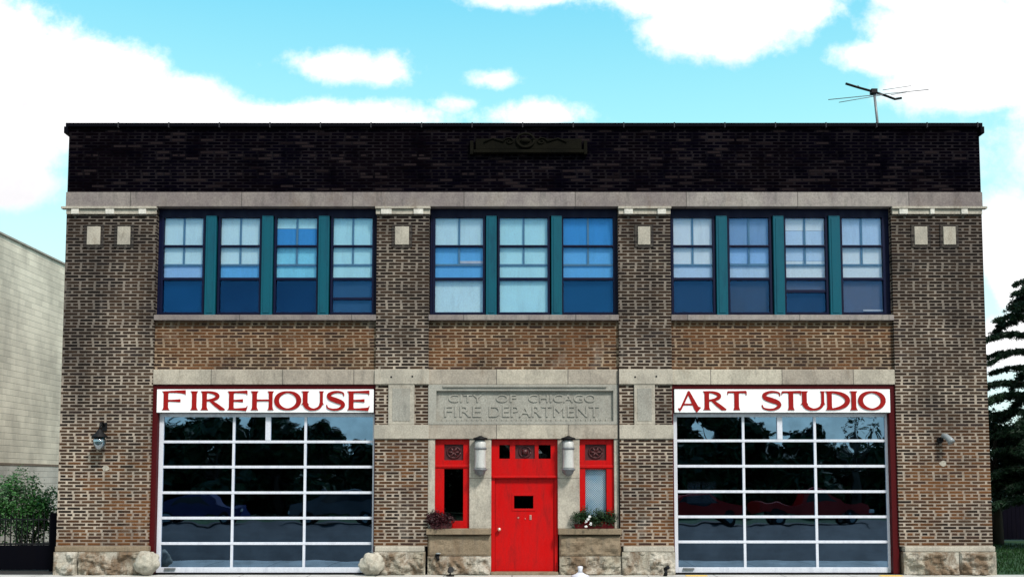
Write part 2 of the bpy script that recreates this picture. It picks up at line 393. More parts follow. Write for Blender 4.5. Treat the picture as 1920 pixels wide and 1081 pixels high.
# piers
pk = [('pier', XL, wA, 0), ('pier', wB, wC, 1), ('pier', wD, wE, 2), ('pier', wF, XR, 3)]
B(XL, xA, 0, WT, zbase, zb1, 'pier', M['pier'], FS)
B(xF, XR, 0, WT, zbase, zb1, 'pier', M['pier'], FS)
zp0 = WZ(796); zp1 = WZ(822)
for (a, b, s0, s1) in ((xB, xC, 728, 777), (xD, xE, 1189, 1228)):
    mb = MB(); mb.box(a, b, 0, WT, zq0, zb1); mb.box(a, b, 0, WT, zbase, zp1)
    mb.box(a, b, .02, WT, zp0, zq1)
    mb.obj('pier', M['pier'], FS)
    c0, c1 = WX(s0, 757), WX(s1, 757)
    st = B(c0, c1, -.02, .1, zp0+.002, zq1-.002, 'stone_panel', M['stone_plain'], FS, .012)
    d = (c1-c0)*.16
    mb = MB(); mb.box(c0+d, c1-d, -.028, .05, zp0+.09, zq1-.09, .006); mb.obj('raised_field', M['stone_carved'], st)
    mb = MB(); mb.box(a-.02, b+.02, -.035, .1, zp1, zp0, .012); mb.obj('stone_block', M['stone_plain'], FS)
    mb = MB(); mb.box(a-.02, b+.02, -.035, .1, zq1, zq0, .012); bl = mb.obj('stone_block', M['stone_plain'], FS)
    # two dark bolt holes
    for q in (.3, .7):
        cx = a+(b-a)*q; zz_ = (zq0+zq1)/2+.03*(q-.5)
        MB().tube([(cx, -.04, zz_), (cx, -.02, zz_)], .022, 10).obj('bolt_hole', M['black'], bl)
# reveal returns of the upper bays so openings line up
# parapet, coping, upper stone band
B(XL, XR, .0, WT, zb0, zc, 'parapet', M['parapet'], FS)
mb = MB(); mb.box(XL-.06, XR+.06, -.07, WT+.05, zc, zt, .01)
mb.box(XL-.09, XL-.003, -.09, .3, zc-.16, zc-.004, .01); mb.box(XR+.003, XR+.09, -.09, .3, zc-.16, zc-.004, .01)
cp = mb.obj('coping', M['coping'], FS)
mb = MB(); x = XL+1.15
while x < XR: B(x-.012, x+.012, -.076, .1, zc-.02, zt+.012, 'coping_clip', M['clip'], cp); x += 1.165
mb.bm.free()
B(XL-.01, XR+.01, -.05, WT, zb1, zb0, 'stone_band', M['stone_top'], FS, .01)
# pier caps with little dentil blocks
def cap(a, b, blocks, ext=0):
    z0 = WZ(402); mb = MB()
    mb.box(a-.01-(ext if ext > 0 else 0), b+.01+(-ext if ext < 0 else 0), -.09, .05, zb1-.055, zb1-.003, .008)
    mb.box(a+.004, b-.004, -.045, .05, z0, zb1-.06, .006)
    o = mb.obj('pier_cap', M['stone_plain'], FS)
    for p0, p1 in blocks: B(WX(p0, 396), WX(p1, 396), -.082, .02, z0-.005, zb1-.064, 'dentil', M['stone_pale'], o, .008)
cap(XL, wA, [(136, 150), (200, 216), (262, 276)], .09); cap(wB, wC, [(715, 735), (776, 794)]); cap(wD, wE, [(1170, 1186), (1232, 1248)]); cap(wF, XR, [(1684, 1700), (1742, 1750), (1800, 1812)], -.09)
# inset light stones with dark brick frames
for (p0, p1) in ((164, 189), (221, 245), (741, 767), (1196, 1219), (1714, 1738), (1768, 1791)):
    a, b = WX(p0, 441), WX(p1, 441); z0, z1 = WZ(459), WZ(425)
    mb = MB(); f = .075
    mb.box(a-f, a-.003, -.022, .1, z0-.05, z1+.05); mb.box(b+.003, b+f, -.022, .1, z0-.05, z1+.05)
    mb.box(a-.003, b+.003, -.022, .1, z0-f, z0-.003)
    mb.box(a-.003, b+.003, -.022, .1, z1+.003, z1+.05)
    s = mb.obj('brick_surround', M['dark_brick'], FS)
    B(a, b, -.035, .08, z0, z1, 'inset_stone', M['stone_plain'], s, .008)
# parapet tablet with scrolled cartouche
a, b = WX(892, 272), WX(1090, 272); z0, z1 = WZ(289), WZ(262)
mb = MB(); mb.box(a, b, -.09, .06, z0+.08, z1, .02); mb.box(a-.05, b+.05, -.12, .06, z0, z0+.075, .015)
mb.box(a-.13, a-.052, -.1, .06, z0-.03, z1-.05, .012); mb.box(b+.052, b+.13, -.1, .06, z0-.03, z1-.05, .012)
tb = mb.obj('parapet_tablet', M['stone_dark'], FS)
mb = MB(); cx = WX(985, 265); cz = WZ(266)
ring = [(cx+.2*math.cos(t)*1.0, -.11, cz+.16*math.sin(t)) for t in [i*2*PI/20 for i in range(21)]]
mb.tube(ring, .028, 8); mb.lathe([(.001, -.06), (.09, -.05), (.13, 0), (.09, .05), (.001, .06)], cx, -.09, cz, 16, 1, .5)
for sx in (-1, 1):
    sp = []
    for i in range(26):
        t = i/25*2.6*PI; r = .13*(1-i/30)
        sp.append((cx+sx*(.37+r*math.cos(t)), -.1, cz-.02+r*math.sin(t)*.7))
    mb.tube(sp, .018, 6)
    mb.tube([(cx+sx*.5, -.1, cz-.03), (cx+sx*.75, -.1, cz+.05), (cx+sx*.95, -.1, cz-.04)], .02, 6)
mb.obj('cartouche', M['stone_dark'], tb)
# spandrels, sills, stone bands over the bays
for i, (a, b, c, d) in enumerate(((xA, xB, wA, wB), (xC, xD, wC, wD), (xE, xF, wE, wF))):
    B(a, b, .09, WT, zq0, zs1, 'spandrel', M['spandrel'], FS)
    # flat stone sill
    B(a-.0 if i else a, b, -.03, .32, zs1, zs0, 'sill', M['stone_top'], FS, .008)
    if i != 1: B(a+.003, b-.003, .01, .3, zq1, zq0, 'stone_band', M['stone'], FS, .012)
    # brick cheek beside the window so that the opening meets the pier
# ------------------------------------------------------------------ upper windows
WR = dict(L=(wA, wB, [(302, 376), (409, 483), (515, 591), (622, 696)], [(382, 402), (488, 509), (595, 615)]),
          C=(wC, wD, [(815, 905), (937, 1027), (1057, 1151)], [(911, 931), (1034, 1054)]),
          R=(wE, wF, [(1265, 1339), (1371, 1446), (1477, 1552), (1584, 1660)], [(1345, 1366), (1453, 1473), (1558, 1579)]))
SHD = [  # blind bands with sky reflections painted into their colours, for each window, from the top, (y0, y1, tone)
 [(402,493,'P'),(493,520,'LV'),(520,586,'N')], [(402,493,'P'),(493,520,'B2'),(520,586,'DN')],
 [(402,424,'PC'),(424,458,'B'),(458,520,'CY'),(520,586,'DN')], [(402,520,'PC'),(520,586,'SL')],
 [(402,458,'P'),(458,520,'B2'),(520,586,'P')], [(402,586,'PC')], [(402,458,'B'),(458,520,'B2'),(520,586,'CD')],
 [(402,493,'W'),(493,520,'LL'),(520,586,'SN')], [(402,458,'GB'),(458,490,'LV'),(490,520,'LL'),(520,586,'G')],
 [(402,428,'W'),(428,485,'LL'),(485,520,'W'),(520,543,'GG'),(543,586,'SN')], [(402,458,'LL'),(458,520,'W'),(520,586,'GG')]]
wi = 0
ztop = WZ(402); zbot = WZ(583)
for key in 'LCR':
    a, b, wins, muls = WR[key]
    # brick cheeks between the bay edge and the window opening
    mb = MB()
    mb.box(a, b, .16, .34, ztop+.004, zb1-.002); mb.box(a, b, .16, .34, zs0+.002, zs0+.055)
    mb.box(a, WX(wins[0][0]-3, 490), .17, .33, zs0+.058, ztop); mb.box(WX(wins[-1][1]+3, 490), b, .17, .33, zs0+.058, ztop)
    mb.obj('window_surround', M['navy'], FS)
    for (p0, p1) in muls:
        m0, m1 = WX(p0, 490), WX(p1, 490)
        mb = MB(); mb.box(m0, m1, .10, .33, zs0+.003, ztop+.001, .012)
        mb.box(m0+.05, m1-.05, .088, .12, zs0+.06, ztop-.06, .006)
        mb.obj('mullion', M['teal'], FS)
    for (p0, p1) in wins:
        # limits of the sash
        lo = WX(p0-4, 490); hi = WX(p1+4, 490); x0 = WX(p0, 490); x1 = WX(p1, 490); hb = .026
        mb = MB()
        mb.box(lo, x0, .15, .24, zs0+.058, ztop); mb.box(x1, hi, .15, .24, zs0+.058, ztop)
        mb.box(x0, x1, .152, .238, ztop-.03, ztop-.001); mb.box(x0, x1, .152, .238, zs0+.06, zbot)
        for py, t in ((458, .022), (520, .03)):
            z = WZ(py); mb.box(x0, x1, .154, .236, z-t, z+t, .005)
        if wi == 3: z = WZ(557); mb.box(x0, x1, .18, .236, z-.03, z+.03, .005)
        if wi == 9: z = WZ(543); mb.box(x0, x1, .18, .236, z-.035, z+.035, .005)
        win = mb.obj('window', M['navy'], FS)
        mb = MB(); cx = (x0+x1)/2; z = WZ(493)
        mb.box(cx-.022, cx+.022, .214, .234, z, ztop-.03); mb.box(x0, x1, .213, .235, z-.022, z+.022)
        mb.obj('muntin', M['muntin'], win)
        MB().box(x0, x1, .205, .211, zbot, ztop-.03).obj('pane', M['glass'], win)
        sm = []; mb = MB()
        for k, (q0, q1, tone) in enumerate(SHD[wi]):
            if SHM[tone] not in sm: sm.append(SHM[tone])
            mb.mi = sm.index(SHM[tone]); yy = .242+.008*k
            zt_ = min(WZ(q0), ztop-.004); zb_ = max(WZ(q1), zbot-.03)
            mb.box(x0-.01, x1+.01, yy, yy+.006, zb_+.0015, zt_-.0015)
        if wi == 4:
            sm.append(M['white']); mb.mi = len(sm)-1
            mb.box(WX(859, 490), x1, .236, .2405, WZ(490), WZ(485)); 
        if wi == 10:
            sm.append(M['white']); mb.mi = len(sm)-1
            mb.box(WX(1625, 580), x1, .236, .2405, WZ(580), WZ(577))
        mb.obj('shade_reflection', sm, win)
        wi += 1

# ------------------------------------------------------------------ garage doors
def garage(xa, xb, vx, ext, hy, side_r, label):
    yb = .30; zg = WZ(1074); z0 = WZ(773)
    # red timber surround
    mb = MB(); x0 = WX(vx[0]-1, 850)
    mb.box(xa+.002, x0, .05, .34, .02, zq1-.003); mb.box(WX(side_r, 850), xb-.002, .05, .34, .02, zq1-.003)
    mb.box(x0, WX(side_r, 850), .05, .34, WZ(728), zq1-.003)
    mb.obj('door_surround', M['red_dark'], FS)
    x1 = WX(side_r, 850)
    bars = MB()
    t = .03
    xs0 = x0+.10; xs1 = x1-.055
    bars.box(x0+.002, xs0, .20, .27, .03, z0, .004); bars.box(xs1, x1-.002, .20, .27, .03, z0, .004)
    bars.box(xs0, xs1, .203, .267, WZ(780), z0, .004); bars.box(xs0, xs1, .198, .268, .03, WZ(1064), .006)
    for i, y in enumerate(hy):
        z = WZ(y); bars.box(xs0, xs1, .196, .262, z-t, z+t, .006)
        
    zts = [WZ(780)]+[WZ(y) for y in hy]+[WZ(1064)]
    for i in range(6):
        za = zts[i]-(t if i else 0); zz = zts[i+1]+(t if i < 5 else 0)
        for v in vx[1:]:
            bars.box(WX(v, 920)-.028, WX(v, 920)+.028, .204, .26, zz+.001, za-.001)
        if i == 0: bars.box(WX(ext, 800)-.06, WX(ext, 800)+.06, .19, .264, zz+.001, za-.001, .006)
    g = bars.obj('garage_door', M['white'], FS); g['label'] = label
    MB().box(xs0, xs1, .235, .241, WZ(1064), WZ(780)).obj('pane', M['glass_garage'], g)
    mb = MB(); mb.box(xs0+.1, xs0+.35, .15, .2, .10, .14, .01); mb.obj('handle', M['grey_metal'], g)
    B(x0, x1, .19, .28, .0, .028, 'threshold', M['black'], FS)
garage(xA, xB, (293, 432, 568), 499, (827, 874.5, 923, 971, 1019), 701, 'left glazed sectional garage door with white bars')
garage(xE, xF, (1265, 1399, 1535), 1466, (825, 873, 921, 968.6, 1016), 1671, 'right glazed sectional garage door with white bars')

# ------------------------------------------------------------------ central stone surround
cY = .05
B(xC+.003, xD-.003, .01, .3, zq1, zq0, 'stone_band', M['stone'], FS, .012)
# carved frieze: frame then recessed field
z0, z1 = WZ(796), WZ(720)
mb = MB(); fx0, fx1 = WX(818, 757), WX(1150, 757); fz0, fz1 = WZ(789), WZ(732)
mb.box(xC+.003, fx0, .0, .3, z0+.012, z1-.003); mb.box(fx1, xD-.003, .0, .3, z0+.012, z1-.003)
mb.box(fx0, fx1, .0, .3, z0+.012, fz0); mb.box(fx0, fx1, .0, .3, fz1, z1-.003)
mb.box(fx0, fx1, .075, .3, fz0, fz1)
mb.box(fx0+.15, fx1-.15, -.035, .05, z1-.07, z1-.02, .01)
fr = mb.obj('frieze', M['stone_carved'], FS)
n = 34
for i in range(n):
    x = fx0+.15+(fx1-fx0-.3)*i/(n-1); B(x-.022, x+.022, .03, .08, fz0+.002, fz0+.05, 'dentil', M['stone_carved'], fr, .006)
def word(s, p0, p1, y0, y1, depth0, depth1, mat, parent, name='lettering', bold=.003):
    cu = bpy.data.curves.new('t', 'FONT'); cu.body = s; cu.extrude = .5; cu.offset = 0
    o = bpy.data.objects.new('t', cu); C.objects.link(o)
    bpy.context.view_layer.update()
    dg = bpy.context.evaluated_depsgraph_get()
    me = bpy.data.meshes.new_from_object(o.evaluated_get(dg))
    C.objects.unlink(o); bpy.data.objects.remove(o)
    xs = [v.co.x for v in me.vertices]; ys = [v.co.y for v in me.vertices]
    X0, X1 = WX(p0, (y0+y1)/2), WX(p1, (y0+y1)/2); Z0, Z1 = WZ(y1), WZ(y0)
    for v in me.vertices:
        x, y, z = v.co
        v.co = (X0+(x-min(xs))/(max(xs)-min(xs))*(X1-X0), depth1 if z < 0 else depth0, Z0+(y-min(ys))/(max(ys)-min(ys))*(Z1-Z0))
    me.materials.append(mat)
    r = bpy.data.objects.new(name, me); C.objects.link(r); r.parent = parent
    r.matrix_parent_inverse = Matrix.Translation(-world_loc(parent))
    return r
for s, p0, p1 in (('CITY', 841, 904), ('OF', 930, 968), ('CHICAGO', 991, 1117)): word(s, p0, p1, 738.5, 753, .055, .08, M['stone_carved'], fr)
for s, p0, p1 in (('FIRE', 833, 902), ('DEPARTMENT', 917, 1124)): word(s, p0, p1, 760, 780.5, .055, .08, M['stone_carved'], fr)
# lintel
B(xC+.003, xD-.003, -.01, .3, WZ(822), z0, 'lintel', M['stone'], FS, .008)
# stone jambs
sx = [xC+.003, WX(815, 900), WX(880, 900), WX(921, 900), WX(1046, 900), WX(1087, 900), WX(1152, 900), xD-.003]
zl = WZ(822)-.003; zsill = WZ(990)
B(sx[0], sx[1], .02, .3, zsill, zl, 'jamb_stone', M['stone_plain'], FS, .008)
B(sx[6], sx[7], .02, .3, zsill, zl, 'jamb_stone', M['stone_plain'], FS, .008)
for a, b in ((sx[2], sx[3]), (sx[4], sx[5])):
    mb = MB(); zc1 = WZ(896)
    mb.box(a, b, .02, .3, zc1+.005, zl, .008); mb.box(a, b, .02, .3, zsill, zc1, .008)
    mb.obj('jamb_stone', M['stone_plain'], FS)
# sills and bottom stones beside the door
for a, b, sd in ((xC-.02, sx[3], 3), (sx[4], xD+.02, 9)):
    mb = MB(); mb.box(a, b, -.10, .3, WZ(1001), zsill, .015); mb.obj('sill', M['stone_brown'], FS)
    mb = MB(); rough_block(mb, a+.03, b, .0, .3, WZ(1041), WZ(1001)-.02, .07 if sd > 5 else .03, .04, sd); mb.obj('base_stone', M['stone_brown'], FS)
    mb = MB(); rough_block(mb, a+.03, b, -.06, .3, .0, WZ(1041)-.01, .16, .03, sd+2, .055); mb.obj('base_stone', M['stone_rough'], FS)
# side lights
def sidelight(a, b, inner, lat, lab):
    zb_ = zsill; zt_ = zl; y0 = .10
    i0, i1 = WX(inner[0], 920), WX(inner[1], 920); g0, g1 = WZ(inner[3]), WZ(inner[2])
    q0, q1 = WZ(862), WZ(832); k0, k1 = i0-.02, i1+.02
    mb = MB()
    mb.box(a, i0, y0, .3, zb_, zt_, .006); mb.box(i1, b, y0, .3, zb_, zt_, .006)
    mb.box(i0, i1, y0+.003, .3, zb_, g0); mb.box(i0, i1, y0+.003, .3, g1, q0); mb.box(i0, i1, y0+.003, .3, q1, zt_)
    mb.box(a, b, y0-.025, y0+.05, g1+.03, g1+.09, .01)
    w = mb.obj('side_window', M['red'], FS); w['label'] = lab
    mb = MB(); mb.box(i0, i1, .16, .2, q0, q1); cx, cz = (i0+i1)/2, (q0+q1)/2
    mb.tube([(cx+.15*math.cos(t), .15, cz+.13*math.sin(t)) for t in [i*PI/8 for i in range(17)]], .022, 6)
    for k in range(6):
        t = k*PI/3; mb.tube([(cx, .15, cz), (cx+.12*math.cos(t), .145, cz+.11*math.sin(t))], .02, 6, .03)
    mb.obj('ornament_panel', M['maroon'], w)
    mb = MB(); mb.box(i0, i1, .17, .176, g0, g1); mb.obj('pane', M['glass_dark'] if not lat else M['glass'], w)
    if lat: MB().box(i0+.01, i1-.01, .21, .216, g0+.1, g1).obj('film', M['lattice'], w)
    else:
        mb = MB(); mb.box(i0+.06, i1-.05, .24, .25, g0+.01, g0+.12); mb.obj('curtain', M['leaf_dark'], w)
sidelight(sx[1], sx[2], (832, 868, 878, 976), False, 'left red side window with dark glass')
sidelight(sx[5], sx[6], (1098, 1138, 879, 976), True, 'right red side window with pale perforated film')
# door frame with transom
a, b = sx[3], sx[4]; y0 = .12
d0, d1 = WX(928, 980), WX(1040, 980); zh = WZ(896)
mb = MB(); mb.box(a, d0, y0, .3, .0, zl, .006); mb.box(d1, b, y0, .3, .0, zl, .006)
tr = [(936, 956), (966, 1003), (1010, 1033)]; q0, q1 = WZ(859), WZ(833)
mb.box(d0, d1, y0+.003, .3, zh+.02, q0); mb.box(d0, d1, y0+.003, .3, q1, zl)
xs = [d0]+[WX(p, 845) for r in tr for p in r]+[d1]
for i in range(0, 8, 2): mb.box(xs[i], xs[i+1], y0+.003, .3, q0, q1)
mb.box(a+.02, b-.02, y0-.05, y0+.05, zh+.005, zh+.06, .012)
dfm = mb.obj('door_frame', M['red'], FS)
for i, (p0, p1) in enumerate(tr):
    if i == 1:
        mb = MB(); x0_, x1_ = WX(p0, 845), WX(p1, 845); cx, cz = (x0_+x1_)/2, (q0+q1)/2
        mb.box(x0_, x1_, .17, .2, q0, q1)
        mb.tube([(cx+.13*math.cos(t), .16, cz+.12*math.sin(t)) for t in [i_*PI/8 for i_ in range(17)]], .02, 6)
        mb.tube([(cx, .16, cz-.05), (cx, .15, cz+.05)], .07, 10)
        mb.obj('ornament_panel', M['maroon'], dfm)
    else:
        MB().box(WX(p0, 845), WX(p1, 845), .18, .186, q0, q1).obj('pane', M['glass_dark'], dfm)
v0, v1, u0, u1 = WX(964, 941), WX(1000, 941), WZ(953), WZ(929)
mb = MB(); y = .17; ztop_ = zh; zk = WZ(1071)
mb.box(d0+.006, v0, y, .23, zk, ztop_); mb.box(v1, d1-.006, y, .23, zk, ztop_); mb.box(v0, v1, y, .23, zk, u0); mb.box(v0, v1, y, .23, u1, ztop_)
# thin raised rails around the little window
mb.box(v0-.05, v1+.05, y-.012, y+.01, u0-.05, u0-.004, .004); mb.box(v0-.05, v1+.05, y-.012, y+.01, u1+.004, u1+.05, .004)
mb.box(v0-.05, v0-.004, y-.01, y+.01, u0-.003, u1+.003, .004); mb.box(v1+.004, v1+.05, y-.01, y+.01, u0-.003, u1+.003, .004)
dr = mb.obj('door', M['red'], FS); dr['label'] = 'plain red entrance door with a small square window'
MB().box(v0, v1, .2, .206, u0, u1).obj('pane', M['glass_dark'], dr)
mb = MB(); kx, kz = WX(936, 992), WZ(992)
kb = bmesh.new(); bmesh.ops.create_uvsphere(kb, u_segments=14, v_segments=10, radius=.045)
for f in kb.faces: f.smooth = True
mb.join(kb, Matrix.Translation((kx, .10, kz))); mb.tube([(kx, .1, kz), (kx, .18, kz)], .02, 10); mb.obj('knob', M['brass'], dr)
mb = MB(); mb.tube([(WX(972, 970), .155, WZ(970)), (WX(972, 970), .18, WZ(970))], .02, 10); mb.tube([(WX(985, 972), .155, WZ(972)), (WX(985, 972), .18, WZ(972))], .012, 10)
mb.box(WX(993, 970), WX(997, 970), .155, .18, WZ(974), WZ(965), .004); mb.obj('door_fitting', M['brass'], dr)
B(a, b, -.12, .3, .0, WZ(1071)-.004, 'threshold', M['stone_brown'], FS, .01)
# thin dark tube at the corner of the second inner pier
MB().tube([(xD-.02, -.03, WZ(1000)), (xD-.02, -.03, WZ(692))], .018, 8).obj('dark_tube', M['black'], FS)
# base stones of the piers
for i, (a, b, sd) in enumerate(((WX(103, 1050), WX(283, 1050), 1), (xB, xC-.03, 4), (xD+.03, xE+.03, 6), (WX(1692, 1050), WX(1866, 1050), 8))):
    mb = MB(); mb.box(a+.03, b-.03, -.10, .3, WZ(1033), zbase, .02)
    mb.obj('plinth_cap', M['stone_brown'] if i == 0 else M['stone_plain'], FS)
    mb = MB(); n = 2 if b-a > 1.5 else 1
    cut = [a, a+(b-a)*(.26 if i == 0 else .6), b] if n == 2 else [a, b]
    for k in range(len(cut)-1): rough_block(mb, cut[k], cut[k+1]-.012, -.12, .3, .0, WZ(1033)-.004, .17, .03, sd+k*3, .055)
    mb.obj('base_stone', M['stone_rough'], FS)
# light mortar patches under the lanterns, dark rosette bricks above
mb = MB()
for px, py in ((198, 877), (1768, 868)):
    x, z = W(px, py); pts = [(x+.09*math.cos(t)*random.uniform(.7, 1.2), z+.07*math.sin(t)*random.uniform(.7, 1.2)) for t in [i*PI/6 for i in range(12)]]
    mb.prism(pts, -.008, .02)
mb.obj('mortar_patch', M['stone_plain'], FS)
# shell: sides, back, floors, roof
BD = 15.0
for a, b in ((XL, XL+.35), (XR-.35, XR)): B(a, b, WT+.002, BD, 0, zt-.9, 'side_wall', M['side_brick'], FS)
bx0, bx1, bz0, bz1 = 6.35, 7.45, 1.28, 2.08
mb = MB(); mb.box(XL+.352, bx0, BD-.3, BD, 0, zt-.9); mb.box(bx1, XR-.352, BD-.3, BD, 0, zt-.9); mb.box(bx0, bx1, BD-.3, BD, 0, bz0); mb.box(bx0, bx1, BD-.3, BD, bz1, zt-.9)
bw = mb.obj('rear_wall', M['interior'], FS)
mb = MB(); mb.box((bx0+bx1)/2-.03, (bx0+bx1)/2+.03, BD-.2, BD-.15, bz0, bz1); mb.box(bx0, bx1, BD-.195, BD-.155, (bz0+bz1)/2-.03, (bz0+bz1)/2+.03)
mb.obj('window_bar', M['white'], bw)
fm = NT('frosted_pane'); tl = fm.n.new('ShaderNodeBsdfTranslucent'); tl.inputs[0].default_value = (.85, .88, .84, 1); fm.l.new(tl.outputs[0], fm.out.inputs[0])
MB().box(bx0, bx1, BD-.13, BD-.12, bz0, bz1).obj('pane', fm.m, bw)
B(XL+.352, XR-.352, WT+.002, BD-.302, zq1+.05, zq1+.3, 'upper_floor', M['interior'], FS)
B(XL+.352, XR-.352, WT+.002, BD-.302, .004, .03, 'garage_floor', M['int_floor'], FS)
B(XL+.1, XR-.1, WT+.01, BD-.05, zt-.85, zt-.7, 'roof', M['coping'], FS)
for a, b in ((xA-.5, xA-.2), (xB+.2, xB+.4), (xE-.4, xE-.2)): B(a, b, WT+.01, BD-.31, .035, zq1+.045, 'inner_wall', M['interior'], FS)
B(xB, xE, 1.6, 1.75, .035, zq1+.045, 'inner_wall', M['interior'], FS)
B(XL+.36, XR-.36, .62, .7, zq1+.31, zt-.9, 'inner_wall', M['interior'], FS)

# ------------------------------------------------------------------ signs with drawn letters
def sign(p0, p1, text, label):
    a, b = WX(p0, 751), WX(p1, 751); z0, z1 = WZ(772.5), WZ(729)
    root = thing('shop_sign', label, 'sign', ((a+b)/2, .1, z0), 'painted signs over the garage doors')
    mb = MB(); mb.box(a, b, .035, .12, z0, z1, .008); bd = mb.obj('board', M['sign'], root)
    cnt = [0]
    def yy():
        cnt[0] += 1; return .022-.0004*cnt[0], .036
    Z0, Z1 = WZ(768), WZ(732.5); Hh = Z1-Z0
    def st(pts, ws): y0, y1 = yy(); mb.ribbon(pts, ws, y0, y1)
    def stem(x, w, z0=0, z1=1, fl=1.7):
        zz = [0, .06, .16, .84, .94, 1]; k = [fl, 1.25, 1, 1, 1.25, fl]
        st([(x, Z0+(z0+(z1-z0)*q)*Hh) for q in zz], [w*q for q in k])
    def bar(x0, x1, z, w0, w1, n=6, bow=0):
        st([(x0+(x1-x0)*i/n, Z0+(z+bow*math.sin(PI*i/n))*Hh) for i in range(n+1)], [w0+(w1-w0)*(i/n)**2 for i in range(n+1)])
    def arc(cx, cz, rx, rz, t0, t1, wh, wv, n=28):
        pts = []; ws = []
        for i in range(n+1):
            t = t0+(t1-t0)*i/n; pts.append((cx+rx*math.cos(t), Z0+cz*Hh+rz*Hh*math.sin(t))); ws.append(wv+(wh-wv)*abs(math.cos(t))**1.3)
        st(pts, ws)
    TH_, TN = .105, .038
    mb = None
    for ch, q0, q1 in text:
        mb = MB()
        x0, x1 = WX(q0, 751), WX(q1, 751); w = x1-x0
        if ch == 'I': stem((x0+x1)/2, TH_)
        elif ch in 'FE':
            stem(x0+.075, TH_)
            bar(x0+.05, x1, .955, TN, .075 if ch == 'E' else .09, bow=.02 if ch == 'F' else 0)
            bar(x0+.08, x0+w*.78, .5, TN, .07)
            st([(x1-.012, Z0+.97*Hh), (x1-.005, Z0+.80*Hh)], [.03, .012])
            if ch == 'E':
                bar(x0+.05, x1-.02, .045, TN, .08); st([(x1-.03, Z0+.03*Hh), (x1+.005, Z0+.22*Hh)], [.04, .012])
        elif ch == 'H': stem(x0+.07, TH_); stem(x1-.06, TH_*.8); bar(x0+.1, x1-.08, .52, TN, TN)
        elif ch == 'O': arc((x0+x1)/2, .5, w/2-.05, .455, 0, 2*PI, .11, .04, 44)
        elif ch == 'D':
            stem(x0+.06, TH_); arc(x0+.07, .5, w-.12, .455, -PI/2, PI/2, .11, .04)
        elif ch == 'U':
            stem(x0+.06, TH_, .3, 1); stem(x1-.045, TH_*.62, .3, 1)
            cx = (x0+.06+x1-.045)/2; r = (x1-.045-x0-.06)/2
            pts = []; ws = []
            for i in range(25):
                t = PI+PI*i/24; pts.append((cx+r*math.cos(t), Z0+Hh*(.38+.345*math.sin(t)))); ws.append(.045+(.06*max(0, -math.cos(t))+.02*max(0, math.cos(t))))
            st(pts, ws)
        elif ch == 'R':
            stem(x0+.07, TH_); arc(x0+.09, .735, w*.52, .225, -PI/2, PI/2, .085, TN)
            bar(x0+.05, x0+.1, .96, TN, TN)
            st([(x0+w*.38, Z0+.5*Hh), (x0+w*.62, Z0+.28*Hh), (x0+w*.84, Z0+.08*Hh), (x1, Z0+.02*Hh)], [.05, .085, .09, .03])
        elif ch == 'T':
            stem((x0+x1)/2-.01, TH_, 0, 1, 1.5); bar(x0, x1, .955, TN, .06)
            st([(x0+.01, Z0+.97*Hh), (x0-.005, Z0+.8*Hh)], [.03, .012]); st([(x1-.01, Z0+.97*Hh), (x1+.0, Z0+.78*Hh)], [.04, .012])
        elif ch == 'A':
            xm = x0+w*.48
            st([(x0, Z0+.01*Hh), (x0+.05, Z0+.08*Hh), (xm, Z0+1.0*Hh)], [.09, .045, .05])
            st([(xm-.02, Z0+.98*Hh), (x1-.10, Z0+.12*Hh), (x1-.04, Z0+.0*Hh)], [.06, .11, .16])
            bar(x0+w*.2, x1-w*.25, .3, TN, TN)
        elif ch == 'S':
            cx = (x0+x1)/2; pts = []; ws = []
            key = [(.90, .74, .02), (.86, .90, .035), (.62, .965, .045), (.36, .93, .06), (.17, .80, .085), (.22, .64, .10), (.5, .52, .115), (.80, .39, .10), (.86, .22, .085), (.66, .06, .055), (.38, .03, .045), (.12, .11, .035), (.06, .28, .02)]
            for i in range(len(key)-1):
                p = [key[max(i-1, 0)], key[i], key[i+1], key[min(i+2, len(key)-1)]]
                for j in range(5):
                    t = j/5; c = [.5*((2*p[1][k])+(-p[0][k]+p[2][k])*t+(2*p[0][k]-5*p[1][k]+4*p[2][k]-p[3][k])*t*t+(-p[0][k]+3*p[1][k]-3*p[2][k]+p[3][k])*t**3) for k in range(3)]
                    pts.append((x0+c[0]*w, Z0+c[1]*Hh)); ws.append(c[2])
            pts.append((x0+key[-1][0]*w, Z0+key[-1][1]*Hh)); ws.append(key[-1][2])
            st(pts, ws)
        mb.obj('letter', M['letter'], bd)
sign(293, 700, [('F',304,347),('I',356,371),('R',377,421),('E',427,463),('H',471,512),('O',514,564),('U',567,606),('S',610,648),('E',652,692)],
     'white board reading FIREHOUSE in red flared letters over the left garage door')
sign(1265, 1670, [('A',1273,1314),('R',1320,1362),('T',1365,1400),('S',1427,1467),('T',1467,1502),('U',1504,1547),('D',1551,1594),('I',1596,1607),('O',1610,1661)],
     'white board reading ART STUDIO in red flared letters over the right garage door')

